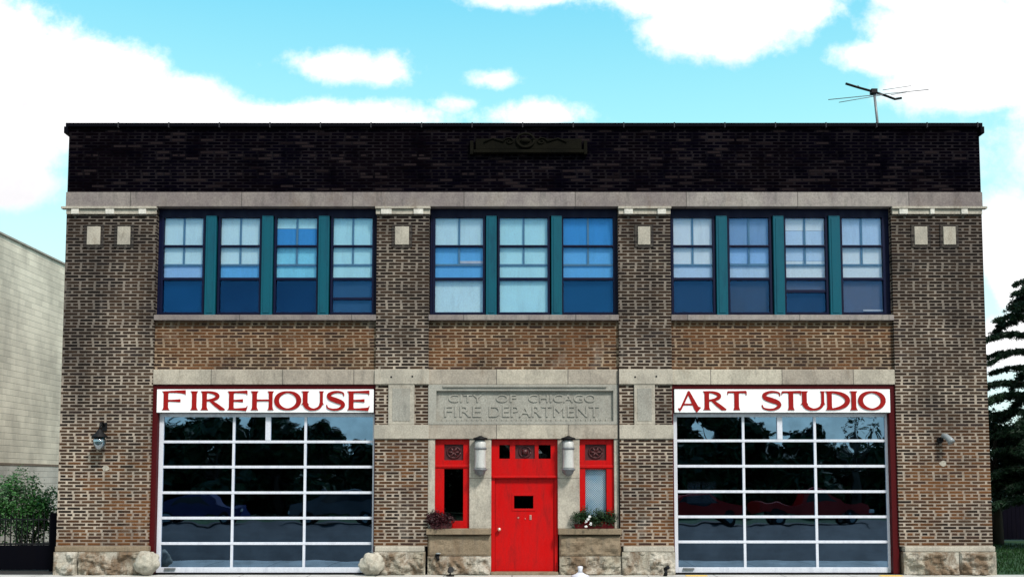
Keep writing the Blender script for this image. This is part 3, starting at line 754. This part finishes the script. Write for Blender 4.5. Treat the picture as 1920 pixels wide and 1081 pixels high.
# ------------------------------------------------------------------ lamps
def entry_lamp(px, label, rust):
    x = WX(px, 850); zt_ = WZ(821); zb_ = WZ(878)
    r = thing('entrance_lamp', label, 'wall lamp', (x, 0, zt_), 'lamps either side of the entrance door')
    h = zt_-zb_
    mb = MB(); mb.box(x-.13, x-.085, -.06, .03, zb_-.1, zt_-.02, .01); mb.box(x-.10, x, -.10, -.05, zb_-.03, zb_+.02, .008); mb.obj('bracket', M['grey_metal'], r)
    MB().lathe([(.03, .05), (.06, .03), (.16, .0), (.165, -.03), (.10, -.05)], x, -.14, zt_, 24).obj('cap', M['black'], r)
    mb = MB().lathe([(.09, -.05), (.125, -.10), (.13, -.2), (.125, -h*.35), (.12, -h*.7), (.13, -h*.95), (.13, -h)], x, -.14, zt_, 24)
    g = mb.obj('globe', M['globe'], r)
    MB().lathe([(.134, -.21), (.142, -.225), (.142, -.245), (.134, -.26)], x, -.14, zt_, 24).obj('band', M['grey_metal'], g)
    MB().lathe([(.155, -h), (.16, -h-.025), (.13, -h-.05), (.12, -h-.06), (.10, -h-.12), (.04, -h-.16), (.005, -h-.18)], x, -.14, zt_, 24).obj('base_bowl', M['grey_metal'], r)
entry_lamp(901, 'pale cylindrical wall lamp on the stone left of the red door', 0)
entry_lamp(1065, 'pale cylindrical wall lamp on the stone right of the red door', 1)
x, z = W(196, 800)
r = thing('wall_lantern', 'black lantern with teal glass globe on the left brick pier', 'wall lamp', (x, 0, z))
mb = MB(); mb.box(x-.06, x+.06, -.03, .01, z-.09, z+.10, .008)
mb.tube([(x, -.02, z+.02), (x, -.12, z+.10), (x, -.24, z+.08), (x, -.27, z-.08)], .02, 8); mb.obj('bracket', M['black'], r)
MB().lathe([(.02, -.05), (.05, -.08), (.07, -.12), (.17, -.22), (.175, -.245), (.13, -.25)], x, -.27, z, 20).obj('cap', M['black'], r)
MB().lathe([(.11, -.25), (.14, -.31), (.13, -.40), (.08, -.50), (.02, -.54)], x, -.27, z, 20).obj('globe', M['globe_teal'], r)
mb = MB().lathe([(.02, -.25), (.055, -.29), (.06, -.36), (.03, -.42), (.005, -.44)], x, -.27, z, 16); mb.obj('bulb', M['globe'], r)
x, z = W(1765, 822)
r = thing('wall_lantern', 'small grey bullet lamp without globe on the right brick pier', 'wall lamp', (x, 0, z))
mb = MB(); mb.tube([(x-.04, -.0, z-.03), (x-.04, -.06, z-.03)], .07, 14); mb.tube([(x-.03, -.05, z-.03), (x, -.12, z+.02)], .022, 8); mb.obj('bracket', M['black'], r)
mb = MB(); mb.tube([(x-.02, -.10, z+.07), (x+.04, -.16, z+.05), (x+.10, -.24, z-.04), (x+.12, -.27, z-.10)], .055, 14, .085); mb.obj('lamp_head', M['silver'], r)

# ------------------------------------------------------------------ antenna on the roof
AY = 3.0
def A(px, py, y=AY): X, Z = W(px, py, y); return (X, y, Z)
r = thing('tv_antenna', 'thin rooftop television antenna leaning above the right end of the parapet', 'antenna', A(1647, 262))
mb = MB().tube([(A(1648, 262)[0], AY, zt-.7), A(1645, 228), A(1639, 172)], .035, 8); mb.obj('mast', M['grey_metal'], r)
mb = MB().tube([A(1586, 157, AY-.2), A(1612, 165, AY-.1), A(1638, 172), A(1662, 180, AY+.1), A(1678, 186, AY+.15), A(1690, 184, AY+.2)], .032, 8); mb.obj('boom', M['black'], r)
for (p, q, w) in (((1553, 187), (1741, 168), .01), ((1573, 192), (1655, 178), .009), ((1655, 169), (1708, 161), .008), ((1608, 160), (1618, 168), .008), ((1670, 178), (1700, 173), .008), ((1586, 155), (1590, 160), .01)):
    MB().tube([A(*p), A(*q)], w, 6).obj('element', M['grey_metal'], r)
mb = MB(); c_ = A(1638, 172); mb.box(c_[0]-.08, c_[0]+.08, AY-.08, AY+.08, c_[2]-.06, c_[2]+.06, .01); mb.obj('clamp', M['black'], r)

# ------------------------------------------------------------------ foliage helpers
def leaf(bm, p, n, s, asp=.5, mi=0, up=None):
    n = n.normalized(); a = n.orthogonal().normalized()
    a = Matrix.Rotation(random.uniform(0, 2*PI), 3, n) @ a; b = n.cross(a)
    k = [p-a*s*.5, p+b*s*asp*.5+n*s*.08, p+a*s*.5, p-b*s*asp*.5+n*s*.08]
    f = bm.faces.new([bm.verts.new(q) for q in k]); f.material_index = mi
def rv(): 
    while True:
        v = Vector((random.uniform(-1, 1), random.uniform(-1, 1), random.uniform(-1, 1)))
        if .05 < v.length < 1: return v
def crown(bm, blobs, n, s, mi=0):
    """leaf clumps spread through lobes, uneven outline"""
    tot = sum(b[3]**3 for b in blobs)
    for (x, y, z, r) in blobs:
        for c in range(max(3, int(n/14*(r**3)/tot))):
            d = rv(); d = d.normalized()*(.35+.65*random.random()**.5)*r
            k = noise.noise(Vector((x, y, z))+d.normalized()*1.8)
            d *= 1+.35*k; cp_ = Vector((x, y, z))+d
            cs = random.uniform(.08, .16)*r**.5
            for i in range(14):
                p = cp_+rv()*cs*2.0
                leaf(bm, p, rv()+Vector((0, 0, .8))+d.normalized()*.5, s*random.uniform(.6, 1.3), .55, mi)
# shrub behind the iron fence on the left
def shrub(px, py, Y, rx, rz, name, label, mat, n, s):
    X, Z = W(px, py, Y); r = thing(name, label, 'shrub', (X, Y, 0), None)
    mb = MB()
    for i in range(7):
        a = random.uniform(0, 2*PI); mb.tube([(X+.05*math.cos(a), Y+.05*math.sin(a), 0), (X+.3*math.cos(a), Y+.2*math.sin(a), Z*.5), (X+.7*rx*math.cos(a), Y+.5*rx*math.sin(a), Z)], .03, 6, .008)
    mb.obj('stem', M['bark'], r)
    mb = MB(); bl = []
    for i in range(13):
        v = rv(); bl.append((X+v.x*rx*.75, Y+v.y*rx*.6, Z+v.z*rz*.7, random.uniform(.28, .5)*rx))
    crown(mb.bm, bl, n, s); mb.obj('foliage', mat, r)
shrub(48, 950, 3.2, 1.0, .9, 'leafy_shrub', 'bright green leafy shrub behind the black fence by the cream block wall', M['leaf'], 9000, .085)
# conifer
def conifer(X, Y, Ht, R, label, zlist=None):
    r = thing('spruce_tree', label, 'tree', (X, Y, 0))
    mb = MB(); mb.tube([(X, Y, 0), (X+.05, Y, Ht*.3), (X-.03, Y, Ht*.65), (X, Y, Ht)], .26, 10, .03); tk = mb.obj('trunk', M['bark'], r)
    mb = MB(); lb = MB(); z = 1.3
    while z < Ht-.2:
        k = 1-(z/Ht)**6; n = 6
        a0 = random.uniform(0, 2*PI)
        for i in range(n):
            a = a0+i*2*PI/n+random.uniform(-.3, .3); L = R*k*random.uniform(.5, 1.15)+.3; dr_ = random.uniform(.2, .5)
            d = Vector((math.cos(a), math.sin(a), 0)); pts = []
            for j in range(7):
                t = j/6; pts.append(Vector((X, Y, z))+d*L*t+Vector((0, 0, .18*L*math.sin(t*PI*.8)-dr_*L*t*t+.14*L*t**4)))
            lb.tube(pts, .035, 5, .006)
            sd = d.cross(Vector((0, 0, 1)))
            for j in range(int(36*L)):
                t = random.uniform(.12, 1)**.8; q = min(5, int(t*6)); f = t*6-q; p = pts[q].lerp(pts[q+1], f)
                w = .42*(1-t*.6); s_ = random.choice((-1, 1)); tw = sd*s_*w*random.uniform(.2, 1)+d*random.uniform(.0, .3)*w+Vector((0, 0, -random.uniform(.05, .38)*w))
                for g in range(15):
                    e = p+tw*(g/14)+rv()*.07
                    leaf(mb.bm, e, rv()+Vector((0, 0, .6)), random.uniform(.10, .24), .2)
        z += random.uniform(.34, .62)
    lb.obj('branch', M['bark'], tk); mb.obj('foliage', M['needle'], r)
conifer(WX(1962, 800, 9), 9.0, WZ(512, 9), 2.5, 'dark drooping spruce beyond the right corner of the firehouse')
def broadleaf(X, Y, Ht, R, label, mat, n, s, lean=0, name='leafy_tree', lowf=.35, core=False):
    r = thing(name, label, 'tree', (X, Y, 0), None)
    mb = MB(); mb.tube([(X, Y, 0), (X+lean*.3, Y, Ht*.3), (X+lean*.6, Y, Ht*.55), (X+lean, Y, Ht*.85)], .2, 8, .03); tk = mb.obj('trunk', M['bark'], r)
    mb = MB(); bl = []
    for i in range(14):
        a = random.uniform(0, 2*PI); q = random.random()
        z = Ht*(lowf+(.95-lowf)*q); rr = R*(1-.6*abs(q-.4))*.75
        c = (X+lean*q+math.cos(a)*rr*.8, Y+math.sin(a)*rr*.8, z-.1*Ht)
        bl.append((*c, R*random.uniform(.3, .5))); mb.tube([(X+lean*.4, Y, Ht*.35), (c[0], c[1], c[2])], .06, 5, .015)
    mb.obj('branch', M['bark'], tk)
    mb = MB()
    if core:
        for (cx, cy, cz, cr) in bl:
            k = bmesh.new(); bmesh.ops.create_icosphere(k, subdivisions=3, radius=1)
            for v in k.verts: v.co = v.co*cr*.75*(1+.5*noise.noise(v.co*2.5+Vector((cx, cy, cz))))
            mb.join(k, Matrix.Translation((cx, cy, cz)))
    crown(mb.bm, bl, n, s); mb.obj('crown', mat, r)
broadleaf(WX(1866, 850, 11), 11.0, WZ(735, 11), 1.35, 'low bushy dark tree behind the spruce, beside the right corner', M['leaf_dark'], 15000, .14, lowf=.46)

# ------------------------------------------------------------------ flower boxes
def flower_box(p0, p1, ytop, ybot, label, mat, red, white, seed):
    random.seed(seed)
    a, b = WX(p0, 985), WX(p1, 985); z0 = zsill+.003; z1 = z0+.1
    r = thing('flower_box', label, 'flower box', ((a+b)/2, -.03, z0), None)
    mb = MB(); mb.prism([(a+.03, z0), (b-.03, z0), (b, z1), (a, z1)], -.09, .085); bx = mb.obj('box', M['red_dark'] if red else M['maroon'], r)
    mb = MB(); zt_ = WZ(ytop)
    bl = []
    for i in range(9):
        bl.append((random.uniform(a+.05, b-.05), -.03, random.uniform(z1, zt_-.06), random.uniform(.09, .15)))
    crown(mb.bm, bl, 2600, .05); mb.obj('foliage', mat, r)
    mb = MB()
    for i in range(white):
        p = Vector((random.uniform(a, a+(b-a)*.45), -.17+random.uniform(-.03, .03), random.uniform(z0+.05, zt_-.07)))
        for k in range(9): leaf(mb.bm, p+rv()*.025, rv()+Vector((0, -1.5, .5)), .05, .7)
    if white: mb.obj('blossom', M['petal_white'], r)
flower_box(806, 848, 962, 990, 'small dark maroon planting on the sill under the left side window', M['leaf_maroon'], False, 0, 3)
flower_box(1076, 1152, 957, 990, 'red flower box with dark green leaves and white blossoms under the right side window', M['leaf_dark'], True, 5, 5)
random.seed(21)
# ------------------------------------------------------------------ round stone guards
def guard(px, rpx, py_top, label, seed):
    x = WX(px, 1058); R = rpx/83; zt_ = WZ(py_top, -.3)
    mb = MB(); k = bmesh.new(); bmesh.ops.create_icosphere(k, subdivisions=4, radius=1)
    for v in k.verts:
        c = v.co.copy(); nn = noise.fractal(c*1.6+Vector((seed, 0, 0)), 1, 2, 4)
        zz = c.z if c.z > 0 else c.z
        e = 1+.20*nn+.07*noise.noise(c*6)
        v.co = Vector((x+c.x*R*e*(1.0 if zz < .2 else 1), -.16+c.y*R*e, zt_*.5+zz*zt_*.5*e))
        if v.co.z < 0: v.co.z = 0
    for f in k.faces: f.smooth = True
    mb.join(k); o = mb.obj('stone_guard', M['stone_guard'])
    return tag(o, label, 'stone guard', 'rounded stone wheel guards beside the left garage door')
M['stone_guard'] = stone_mat('pale_guard_stone', (.45, .42, .35), (.33, .31, .255), stain=.65, dark=.5, bumpd=.012)
guard(280, 22, 1032, 'rounded pale wheel guard stone at the left jamb of the FIREHOUSE garage door', 2)
guard(700, 23, 1036, 'rounded pale wheel guard stone at the right jamb of the FIREHOUSE garage door', 5)

# ------------------------------------------------------------------ small things at the wall foot
x, z = W(820, 1040, -.1)
r = thing('hose_tap', 'small black wall tap with shiny front on the stone left of the door', 'tap', (x, -.08, z))
mb = MB(); mb.tube([(x, .0, z), (x, -.13, z)], .05, 12); mb.tube([(x, -.1, z), (x+.02, -.15, z-.1)], .035, 10); mb.obj('body', M['black'], r)
MB().lathe([(.05, -.01), (.055, 0), (.05, .012), (.01, .02)], x+.02, -.14, z+.04, 12, 1, 1).obj('handle', M['silver'], r)
x, z = W(844, 1068, -.4)
r = thing('ground_spotlight', 'small black spotlight standing on the pavement left of the door', 'spotlight', (x, -.4, 0))
MB().lathe([(.09, 0), (.09, .02), (.03, .03), (.02, .05)], x, -.4, 0, 14).obj('foot', M['black'], r)
mb = MB().tube([(x, -.4, .03), (x, -.4, .1)], .015, 8); mb.tube([(x+.02, -.46, .15), (x, -.40, .13), (x-.03, -.30, .1)], .07, 14, .04); mb.obj('head', M['black'], r)
x = WX(1088, 1070, -.5)
r = thing('white_spotlight', 'small white flared lamp standing on the pavement right of the door', 'spotlight', (x, -.5, 0))
MB().lathe([(.21, .0), (.20, .02), (.10, .06), (.06, .09)], x, -.5, .004, 20).obj('foot', M['white'], r)
MB().lathe([(.05, .09), (.045, .14), (.06, .19), (.055, .22), (.01, .23)], x, -.5, .004, 16).obj('head', M['white'], r)
x, z = W(1247, 1070, -.35)
mb = MB(); mb.tube([(x, -.35, .0), (x+.02, -.35, .08), (x, -.33, .17)], .045, 10, .035); mb.tube([(x, -.33, .15), (x+.07, -.4, .2)], .04, 10)
tag(mb.obj('black_pipe_stub', M['black']), 'short black bent pipe stub at the foot of the right inner brick pier', 'pipe')

# ------------------------------------------------------------------ neighbour building on the left
nx = -16.0
Yn = -nx*0; 
def y_at(px): return (nx/((px-960)/F)/CS)-D0   # depth where the wall crosses a photo column
y0n = y_at(0)-.25
ztn = WZ(435, y0n+.3)-.21; zln = WZ(869, y0n+.3)
r = thing('block_building', 'cream painted concrete block building left of the firehouse', 'building', (nx-4, y0n, 0))
MB().box(nx-8, nx, y0n-3, 24, zln+.04, ztn).obj('wall', M['block'], r)
mb = MB(); mb.box(nx-8, nx+.02, y0n-3, 24, 0, zln-.04); mb.obj('lower_wall', M['block_low'], r)
mb = MB(); mb.box(nx-8, nx+.03, y0n-3, 24, zln-.04, zln+.04); mb.obj('ledge', paint_mat('ledge', (.16, .12, .085), .9, .5, (.3, .26, .2)), r)
mb = MB(); mb.box(nx-8.1, nx+.05, y0n-3.1, 24.1, ztn, ztn+.07, .01); mb.obj('roof_edge', paint_mat('roof_edge', (.35, .32, .27), .8, .4), r)

# iron fence
FY = 1.0
r = thing('iron_fence', 'black iron picket fence left of the firehouse in front of the shrub', 'fence', (WX(50, 1070, FY), FY, 0))
fx0, fx1 = -13.2, WX(96, 1000, FY); zf1 = WZ(967, FY); zf0 = WZ(1022, FY)
mb = MB(); mb.box(fx0, fx1, FY-.02, FY+.02, zf1-.09, zf1-.06); mb.box(fx0, fx1, FY-.02, FY+.02, zf0+.02, zf0+.06); mb.obj('rail', M['black'], r)
x = fx0+.05; mb = MB()
while x < fx1:
    mb.box(x-.011, x+.011, FY-.011, FY+.011, .1, zf1); mb.tube([(x, FY, zf1), (x, FY, zf1+.06)], .018, 5, .002); x += .13
mb.obj('picket', M['black'], r)
mb = MB(); mb.box(fx0, fx1, FY-.05, FY-.025, .03, zf0+.01); mb.obj('black_panel', M['coping'], r)  # flat black sheet along the foot of the fence
mb = MB(); mb.box(fx1, fx1+.15, FY-.07, FY+.07, 0, zf1+.08, .01); mb.obj('post', M['coping'], r)

# right: wooden fence, white building, lawn
r = thing('board_fence', 'dark wooden board fence behind the lawn on the right', 'fence', (16.6, 13.2, 0))
mb = MB(); x = 10.8; FY2 = 13.2
while x < 24:
    mb.box(x, x+.14, FY2, FY2+.025, .05, WZ(940, FY2)+random.uniform(-.01, .01)); x += .15
mb.obj('board', M['wood_dark'], r)
mb = MB(); mb.box(10.8, 24, FY2+.03, FY2+.07, .3, .4); mb.box(10.8, 24, FY2+.03, FY2+.07, 1.0, 1.1); mb.obj('rail', M['wood_dark'], r)
r = thing('white_garage', 'distant white garage beyond the dark board fence', 'building', (24, 20, 0))
gx0 = WX(1893, 920, 20); mb = MB().box(gx0, gx0+6, 20, 26, 0, WZ(906, 20)); mb.obj('wall', M['white_house'], r)
mb = MB(); mb.prism([(gx0-.2, WZ(906, 20)), (gx0+6.2, WZ(906, 20)), (gx0+3, WZ(906, 20)+1.2)], 19.8, 26.2); mb.obj('roof', M['grey_metal'], r)

# ------------------------------------------------------------------ ground
tag(MB().box(-900, 900, -900, 900, -.5, -.06).obj('ground', M['grass']), kind='structure')
tag(MB().box(XR+.05, 40, .0, 60, -.06, .0).obj('lawn', M['grass']), kind='structure')
tag(MB().box(-40, XL-.05, .0, 60, -.06, .0).obj('soil', M['soil']), kind='structure')
tag(MB().box(-60, 60, -3.6, -.0, -.06, -.0).obj('sidewalk', M['walk']), kind='structure')
tag(MB().box(-200, 200, -3.75, -3.602, -.06, -.003).obj('kerb', M['walk']), kind='structure')
tag(MB().box(-200, 200, -31, -3.752, -.3, -.056).obj('road', M['asphalt']), kind='structure')
tag(MB().box(XL, XR, .0, .02, -.3, -.008).obj('footing', M['walk']), kind='structure')
for (p0, p1) in ((1285, 1325), (1648, 1690)):
    tag(MB().box(WX(p0, 1078, -.2), WX(p1, 1078, -.2), -.34, -.16, .001, .006).obj('road_marking', M['yellow']), kind='structure')
mb = MB(); random.seed(4)
for i in range(9000):
    x = random.uniform(XR+.1, XR+6); y = random.uniform(.15, 11)
    h = random.uniform(.05, .11); a = random.uniform(0, PI)
    dx, dy = .012*math.cos(a), .012*math.sin(a)
    mb.bm.faces.new([mb.bm.verts.new(p) for p in ((x-dx, y-dy, 0), (x+dx, y+dy, 0), (x+random.uniform(-.03, .03), y, h))])
M['blade'] = leaf_mat('grass_blades', (.004, .026, .002), (.008, .05, .004), (.010, .035, .005), .1)
tag(mb.obj('grass', M['blade']), 'short green lawn grass right of the firehouse', 'grass', kind='stuff')

# ------------------------------------------------------------------ across the street (seen mirrored in the garage glass)
random.seed(12)
def tree_row():
    rows = [(-27, -40, 6.6, 3.2), (-22.5, -41, 6.3, 3.0), (-18, -40, 6.2, 2.9), (-14.6, -42, 6.9, 2.6), (-11.6, -40, 5.7, 2.0), (-8.4, -42, 4.9, 2.0), (-5.6, -41, 5.0, 2.0), (-2, -41, 7.5, 3.2), (4, -40, 8.2, 3.2), (9.5, -41, 8.6, 3.3), (12.6, -42, 8.0, 2.2), (14.6, -42.5, 6.0, 2.6), (18.4, -41, 5.2, 2.6), (23.5, -41, 5.2, 2.6), (-33, -43, 8, 3.5)]
    names = ['far left end', 'left of the hedge gap', 'behind the blue car', 'behind the silver car', 'shortest of the row', 'low crown behind the silver car', 'low crown left of the entrance', 'opposite the entrance', 'opposite the right inner pier', 'tallest of the row', 'beside the bare gap', 'low crown behind the red pickup', 'low crown behind the thin tree', 'right end of the row', 'last before the left corner']
    for i, (x, y, h, rr) in enumerate(rows):
        t = [o for o in [broadleaf(x, y, h, rr, 'dark tree across the road mirrored in glass, '+names[i], M['leaf_dark'], 6000, .48, name='street_tree', lowf=.2, core=True)]]
tree_row()
for o in C.objects:
    if o.name.startswith('street_tree'): o['group'] = 'street trees across the road'
# sparse tree, twigs only, against the bright sky mirrored in the right door
broadleaf(20.5, -39, 7.6, 2.2, 'sparse street tree across the road mirrored in the top right garage pane', M['leaf_dark'], 300, .25, name='thin_tree', lowf=.5)
mb = MB(); rough_block(mb, -48, 48, -43.6, -43.2, 0, 3.9, .9, .5, 3, .5)
for v in mb.bm.verts: v.co.y = -87.2-v.co.y
bl = [(x, -44+random.uniform(-.5, .5), random.uniform(.6, 3.9), 1.4) for x in range(-46, 46) for _ in (0, 1)]
crown(mb.bm, bl, 40000, .5); tag(mb.obj('hedge', M['leaf_dark']), 'long dark hedge across the road behind the parked cars', 'hedge')
def car(X, Y, mat, prof, glassp, wheels, name, label, cat, wd=1.8, flip=1):
    r = thing(name, label, cat, (X, Y, -.056), 'cars parked across the road')
    f = lambda P: [(X+flip*a, b-.056) for a, b in P]
    mb = MB(); mb.prism(f(prof), Y-wd/2, Y+wd/2); bmesh.ops.bevel(mb.bm, geom=[e for e in mb.bm.edges], offset=.04, segments=2, affect='EDGES'); mb.obj('body', mat, r)
    for g in glassp: MB().prism(f(g), Y-wd/2-.006, Y+wd/2+.006).obj('window', M['glass_dark2'], r)
    for w in wheels:
        for s in (-1, 1):
            mb = MB(); cx = X+flip*w; cy = Y+s*(wd/2-.1)
            mb.tube([(cx, cy-.12, .28), (cx, cy+.12, .28)], .34, 20); t = mb.obj('wheel', M['black'], r)
            MB().tube([(cx, cy-.13, .28), (cx, cy+.13, .28)], .19, 14).obj('rim', M['silver'], t)
    for q in prof_lights(prof):
        MB().box(X+flip*q-.05, X+flip*q+.05, Y+wd/2-.35, Y+wd/2+.01, .55, .7, .01).obj('headlight', M['globe'], r)
def prof_lights(p): xs = [a for a, b in p]; return (max(xs)-.06,)
M['glass_dark2'] = NT('car_glass').fin((.02, .025, .03), .05, 0, .8)
M['car_red'] = NT('car_red').fin((.26, .003, .004), .3, 0, .3); M['car_blue'] = NT('car_blue').fin((.006, .014, .07), .3, 0, .3); M['car_silver'] = NT('car_silver').fin((.06, .065, .075), .3, .1, .4)
pick = [(-2.8, .45), (-2.8, 1.0), (-.6, 1.02), (-.45, 1.65), (.7, 1.68), (1.3, 1.12), (2.6, 1.0), (2.75, .5)]
sed = [(-2.3, .4), (-2.35, .95), (-1.6, 1.02), (-1.0, 1.42), (.5, 1.45), (1.2, .98), (2.2, .85), (2.35, .42)]
suv = [(-2.3, .45), (-2.35, 1.1), (-2.0, 1.65), (.6, 1.7), (1.2, 1.15), (2.2, 1.0), (2.35, .48)]
car(14.8, -28.5, M['car_red'], pick, [[(-.3, 1.1), (-.25, 1.55), (.6, 1.57), (1.05, 1.12)]], (-1.8, 1.8), 'pickup_truck', 'red pickup parked across the road, mirrored in the right garage door', 'pickup truck')
car(9.2, -28.5, M['car_red'], sed, [[(-1.2, 1.0), (-.85, 1.35), (.4, 1.37), (.9, 1.0)]], (-1.4, 1.4), 'parked_car', 'low red saloon parked across the road beside the red pickup', 'car')
car(-15.5, -28.5, M['car_blue'], sed, [[(-1.2, 1.0), (-.85, 1.35), (.4, 1.37), (.9, 1.0)]], (-1.4, 1.4), 'parked_car', 'dark blue car parked across the road, mirrored in the left garage door', 'car')
car(-8.6, -28.5, M['car_silver'], suv, [[(-1.9, 1.15), (-1.7, 1.55), (.4, 1.6), (.85, 1.15)]], (-1.4, 1.4), 'parked_car', 'silver high-roofed car parked across the road, mirrored in the left garage door', 'car', flip=-1)

# ------------------------------------------------------------------ camera
cam = bpy.data.cameras.new('Camera'); co = bpy.data.objects.new('Camera', cam); C.objects.link(co)
co.location = (0, -D0, H); co.rotation_euler = (PI/2+TH, 0, 0)
cam.sensor_width = 36; cam.lens = F/1920*36; cam.shift_y = SH/1920; cam.clip_end = 3000
S = bpy.context.scene; S.camera = co
# ------------------------------------------------------------------ light
EL, AZ = math.radians(48), math.radians(32)   # sun from the street side, to the right of the camera
sd = Vector((math.sin(AZ)*math.cos(EL), -math.cos(AZ)*math.cos(EL), math.sin(EL)))
sun = bpy.data.lights.new('sun', 'SUN'); sun.energy = 2.5; sun.angle = math.radians(9); sun.color = (1, .96, .9)
so = bpy.data.objects.new('sun', sun); C.objects.link(so); so.rotation_euler = sd.to_track_quat('Z', 'Y').to_euler()
w = bpy.data.worlds.new('World'); S.world = w; w.use_nodes = True
class WT_(NT):
    def __init__(s, w): s.m = w; s.t = w.node_tree; s.n = s.t.nodes; s.l = s.t.links
t = WT_(w); bg = t.n['Background']
sky = t.n.new('ShaderNodeTexSky'); sky.sky_type = 'NISHITA'; sky.sun_disc = False; sky.sun_elevation = EL; sky.sun_rotation = math.atan2(sd.x, sd.y)
sky.air_density = 1.3; sky.ozone_density = 2.0
dv = t.n.new('ShaderNodeTexCoord').outputs['Generated']
x, y, z = t.xyz(dv)
ay = t.math('MAXIMUM', t.math('ABSOLUTE', y), .08)
u = t.math('DIVIDE', x, ay); v = t.math('DIVIDE', z, ay)
uv = t.vec(u, v, t.math('MULTIPLY', t.math('SIGN', y), 3.3))
front = t.math('GREATER_THAN', y, 0)
n1 = t.noise(uv, 8, 10, .66); n3 = t.noise(uv, 34, 6, .7); n2 = t.noise(uv, 2.2, 6, .55)
def blob(px, py, rx, ry, wgt=1.):
    X, Z = W(px, py); cu = X/D0; cv = (Z-H)/D0; a = rx/F; b = ry/F
    d = t.math('SQRT', t.math('ADD', t.math('POWER', t.math('DIVIDE', t.math('SUBTRACT', u, cu), a), 2), t.math('POWER', t.math('DIVIDE', t.math('SUBTRACT', v, cv), b), 2)))
    return t.math('MULTIPLY', t.math('SUBTRACT', 1, d), wgt*min(1, ry/55))
fld = None
for q in ((20, 190, 125, 190), (150, 190, 210, 105), (330, 215, 130, 75), (5, 345, 115, 55), (560, 222, 240, 42), (630, 125, 120, 34), (700, 140, 60, 22), (932, 150, 44, 18), (866, 193, 34, 11),
          (1020, 215, 120, 36), (1250, -20, 330, 75), (1340, 55, 190, 68), (1060, -5, 240, 30), (1490, 20, 90, 50), (1800, 90, 190, 120), (1650, 110, 110, 40), (1860, 160, 230, 58), (1750, -20, 110, 80),
          (1900, 470, 70, 150), (1880, 640, 120, 60), (-170, 60, 200, 260), (2100, 150, 260, 500), (500, -400, 500, 160), (1500, -500, 600, 250)):
    b_ = blob(*q); fld = b_ if fld is None else t.math('MAXIMUM', fld, b_)
cf = t.math('ADD', fld, t.math('ADD', t.math('MULTIPLY', t.math('SUBTRACT', n1, .5), 2.0), t.math('MULTIPLY', t.math('SUBTRACT', n3, .5), .20)))
mf = t.smooth(cf, -.18, .34)
n1b = t.math('MULTIPLY', t.math('SUBTRACT', n1, .5), .25)
mb_ = t.smooth(t.math('ADD', t.math('ADD', n2, n1b), t.math('ADD', t.smooth(z, .12, .55, -.22, .14), t.smooth(u, .05, .5, -.03, .10))), .44, .56)
mask = t.math('ADD', t.math('MULTIPLY', mf, front), t.math('MULTIPLY', mb_, t.math('SUBTRACT', 1, front)))
# clear sky: Nishita, pushed towards the photograph's cyan
cy = t.n.new('ShaderNodeValToRGB'); e = cy.color_ramp.elements
e[0].position = 0.0; e[0].color = (.72, .97, 1.0, 1); e[1].position = .5; e[1].color = (.12, .58, .92, 1)
for p, c in ((.12, (.72, .97, 1.0, 1)), (.22, (.58, .95, .98, 1)), (.32, (.36, .87, .93, 1)), (.42, (.19, .70, .91, 1))):
    k = e.new(p); k.color = c
t.l.new(z, cy.inputs[0])
clear = t.mix(.22, t.mix(1, cy.outputs[0], (7.3, 7.3, 7.1), 'MULTIPLY'), sky.outputs[0])
cshade = t.mix(t.smooth(t.math('ADD', n2, t.math('MULTIPLY', t.math('SUBTRACT', n1, .5), .5)), .38, .66), (8.2, 8.2, 8.2), (5.9, 5.8, 5.95))
final = t.mix(mask, clear, cshade)
hid = t.smooth(z, -.02, .01)
final = t.mix(hid, (1.2, 1.2, 1.1), final)
t.l.new(final, bg.inputs[0]); bg.inputs[1].default_value = .1
vs = S.view_settings; vs.view_transform = 'Standard'; vs.look = 'None'; vs.gamma = 1; vs.exposure = .72
S.render.engine = 'CYCLES'
S.cycles.transparent_max_bounces = 12
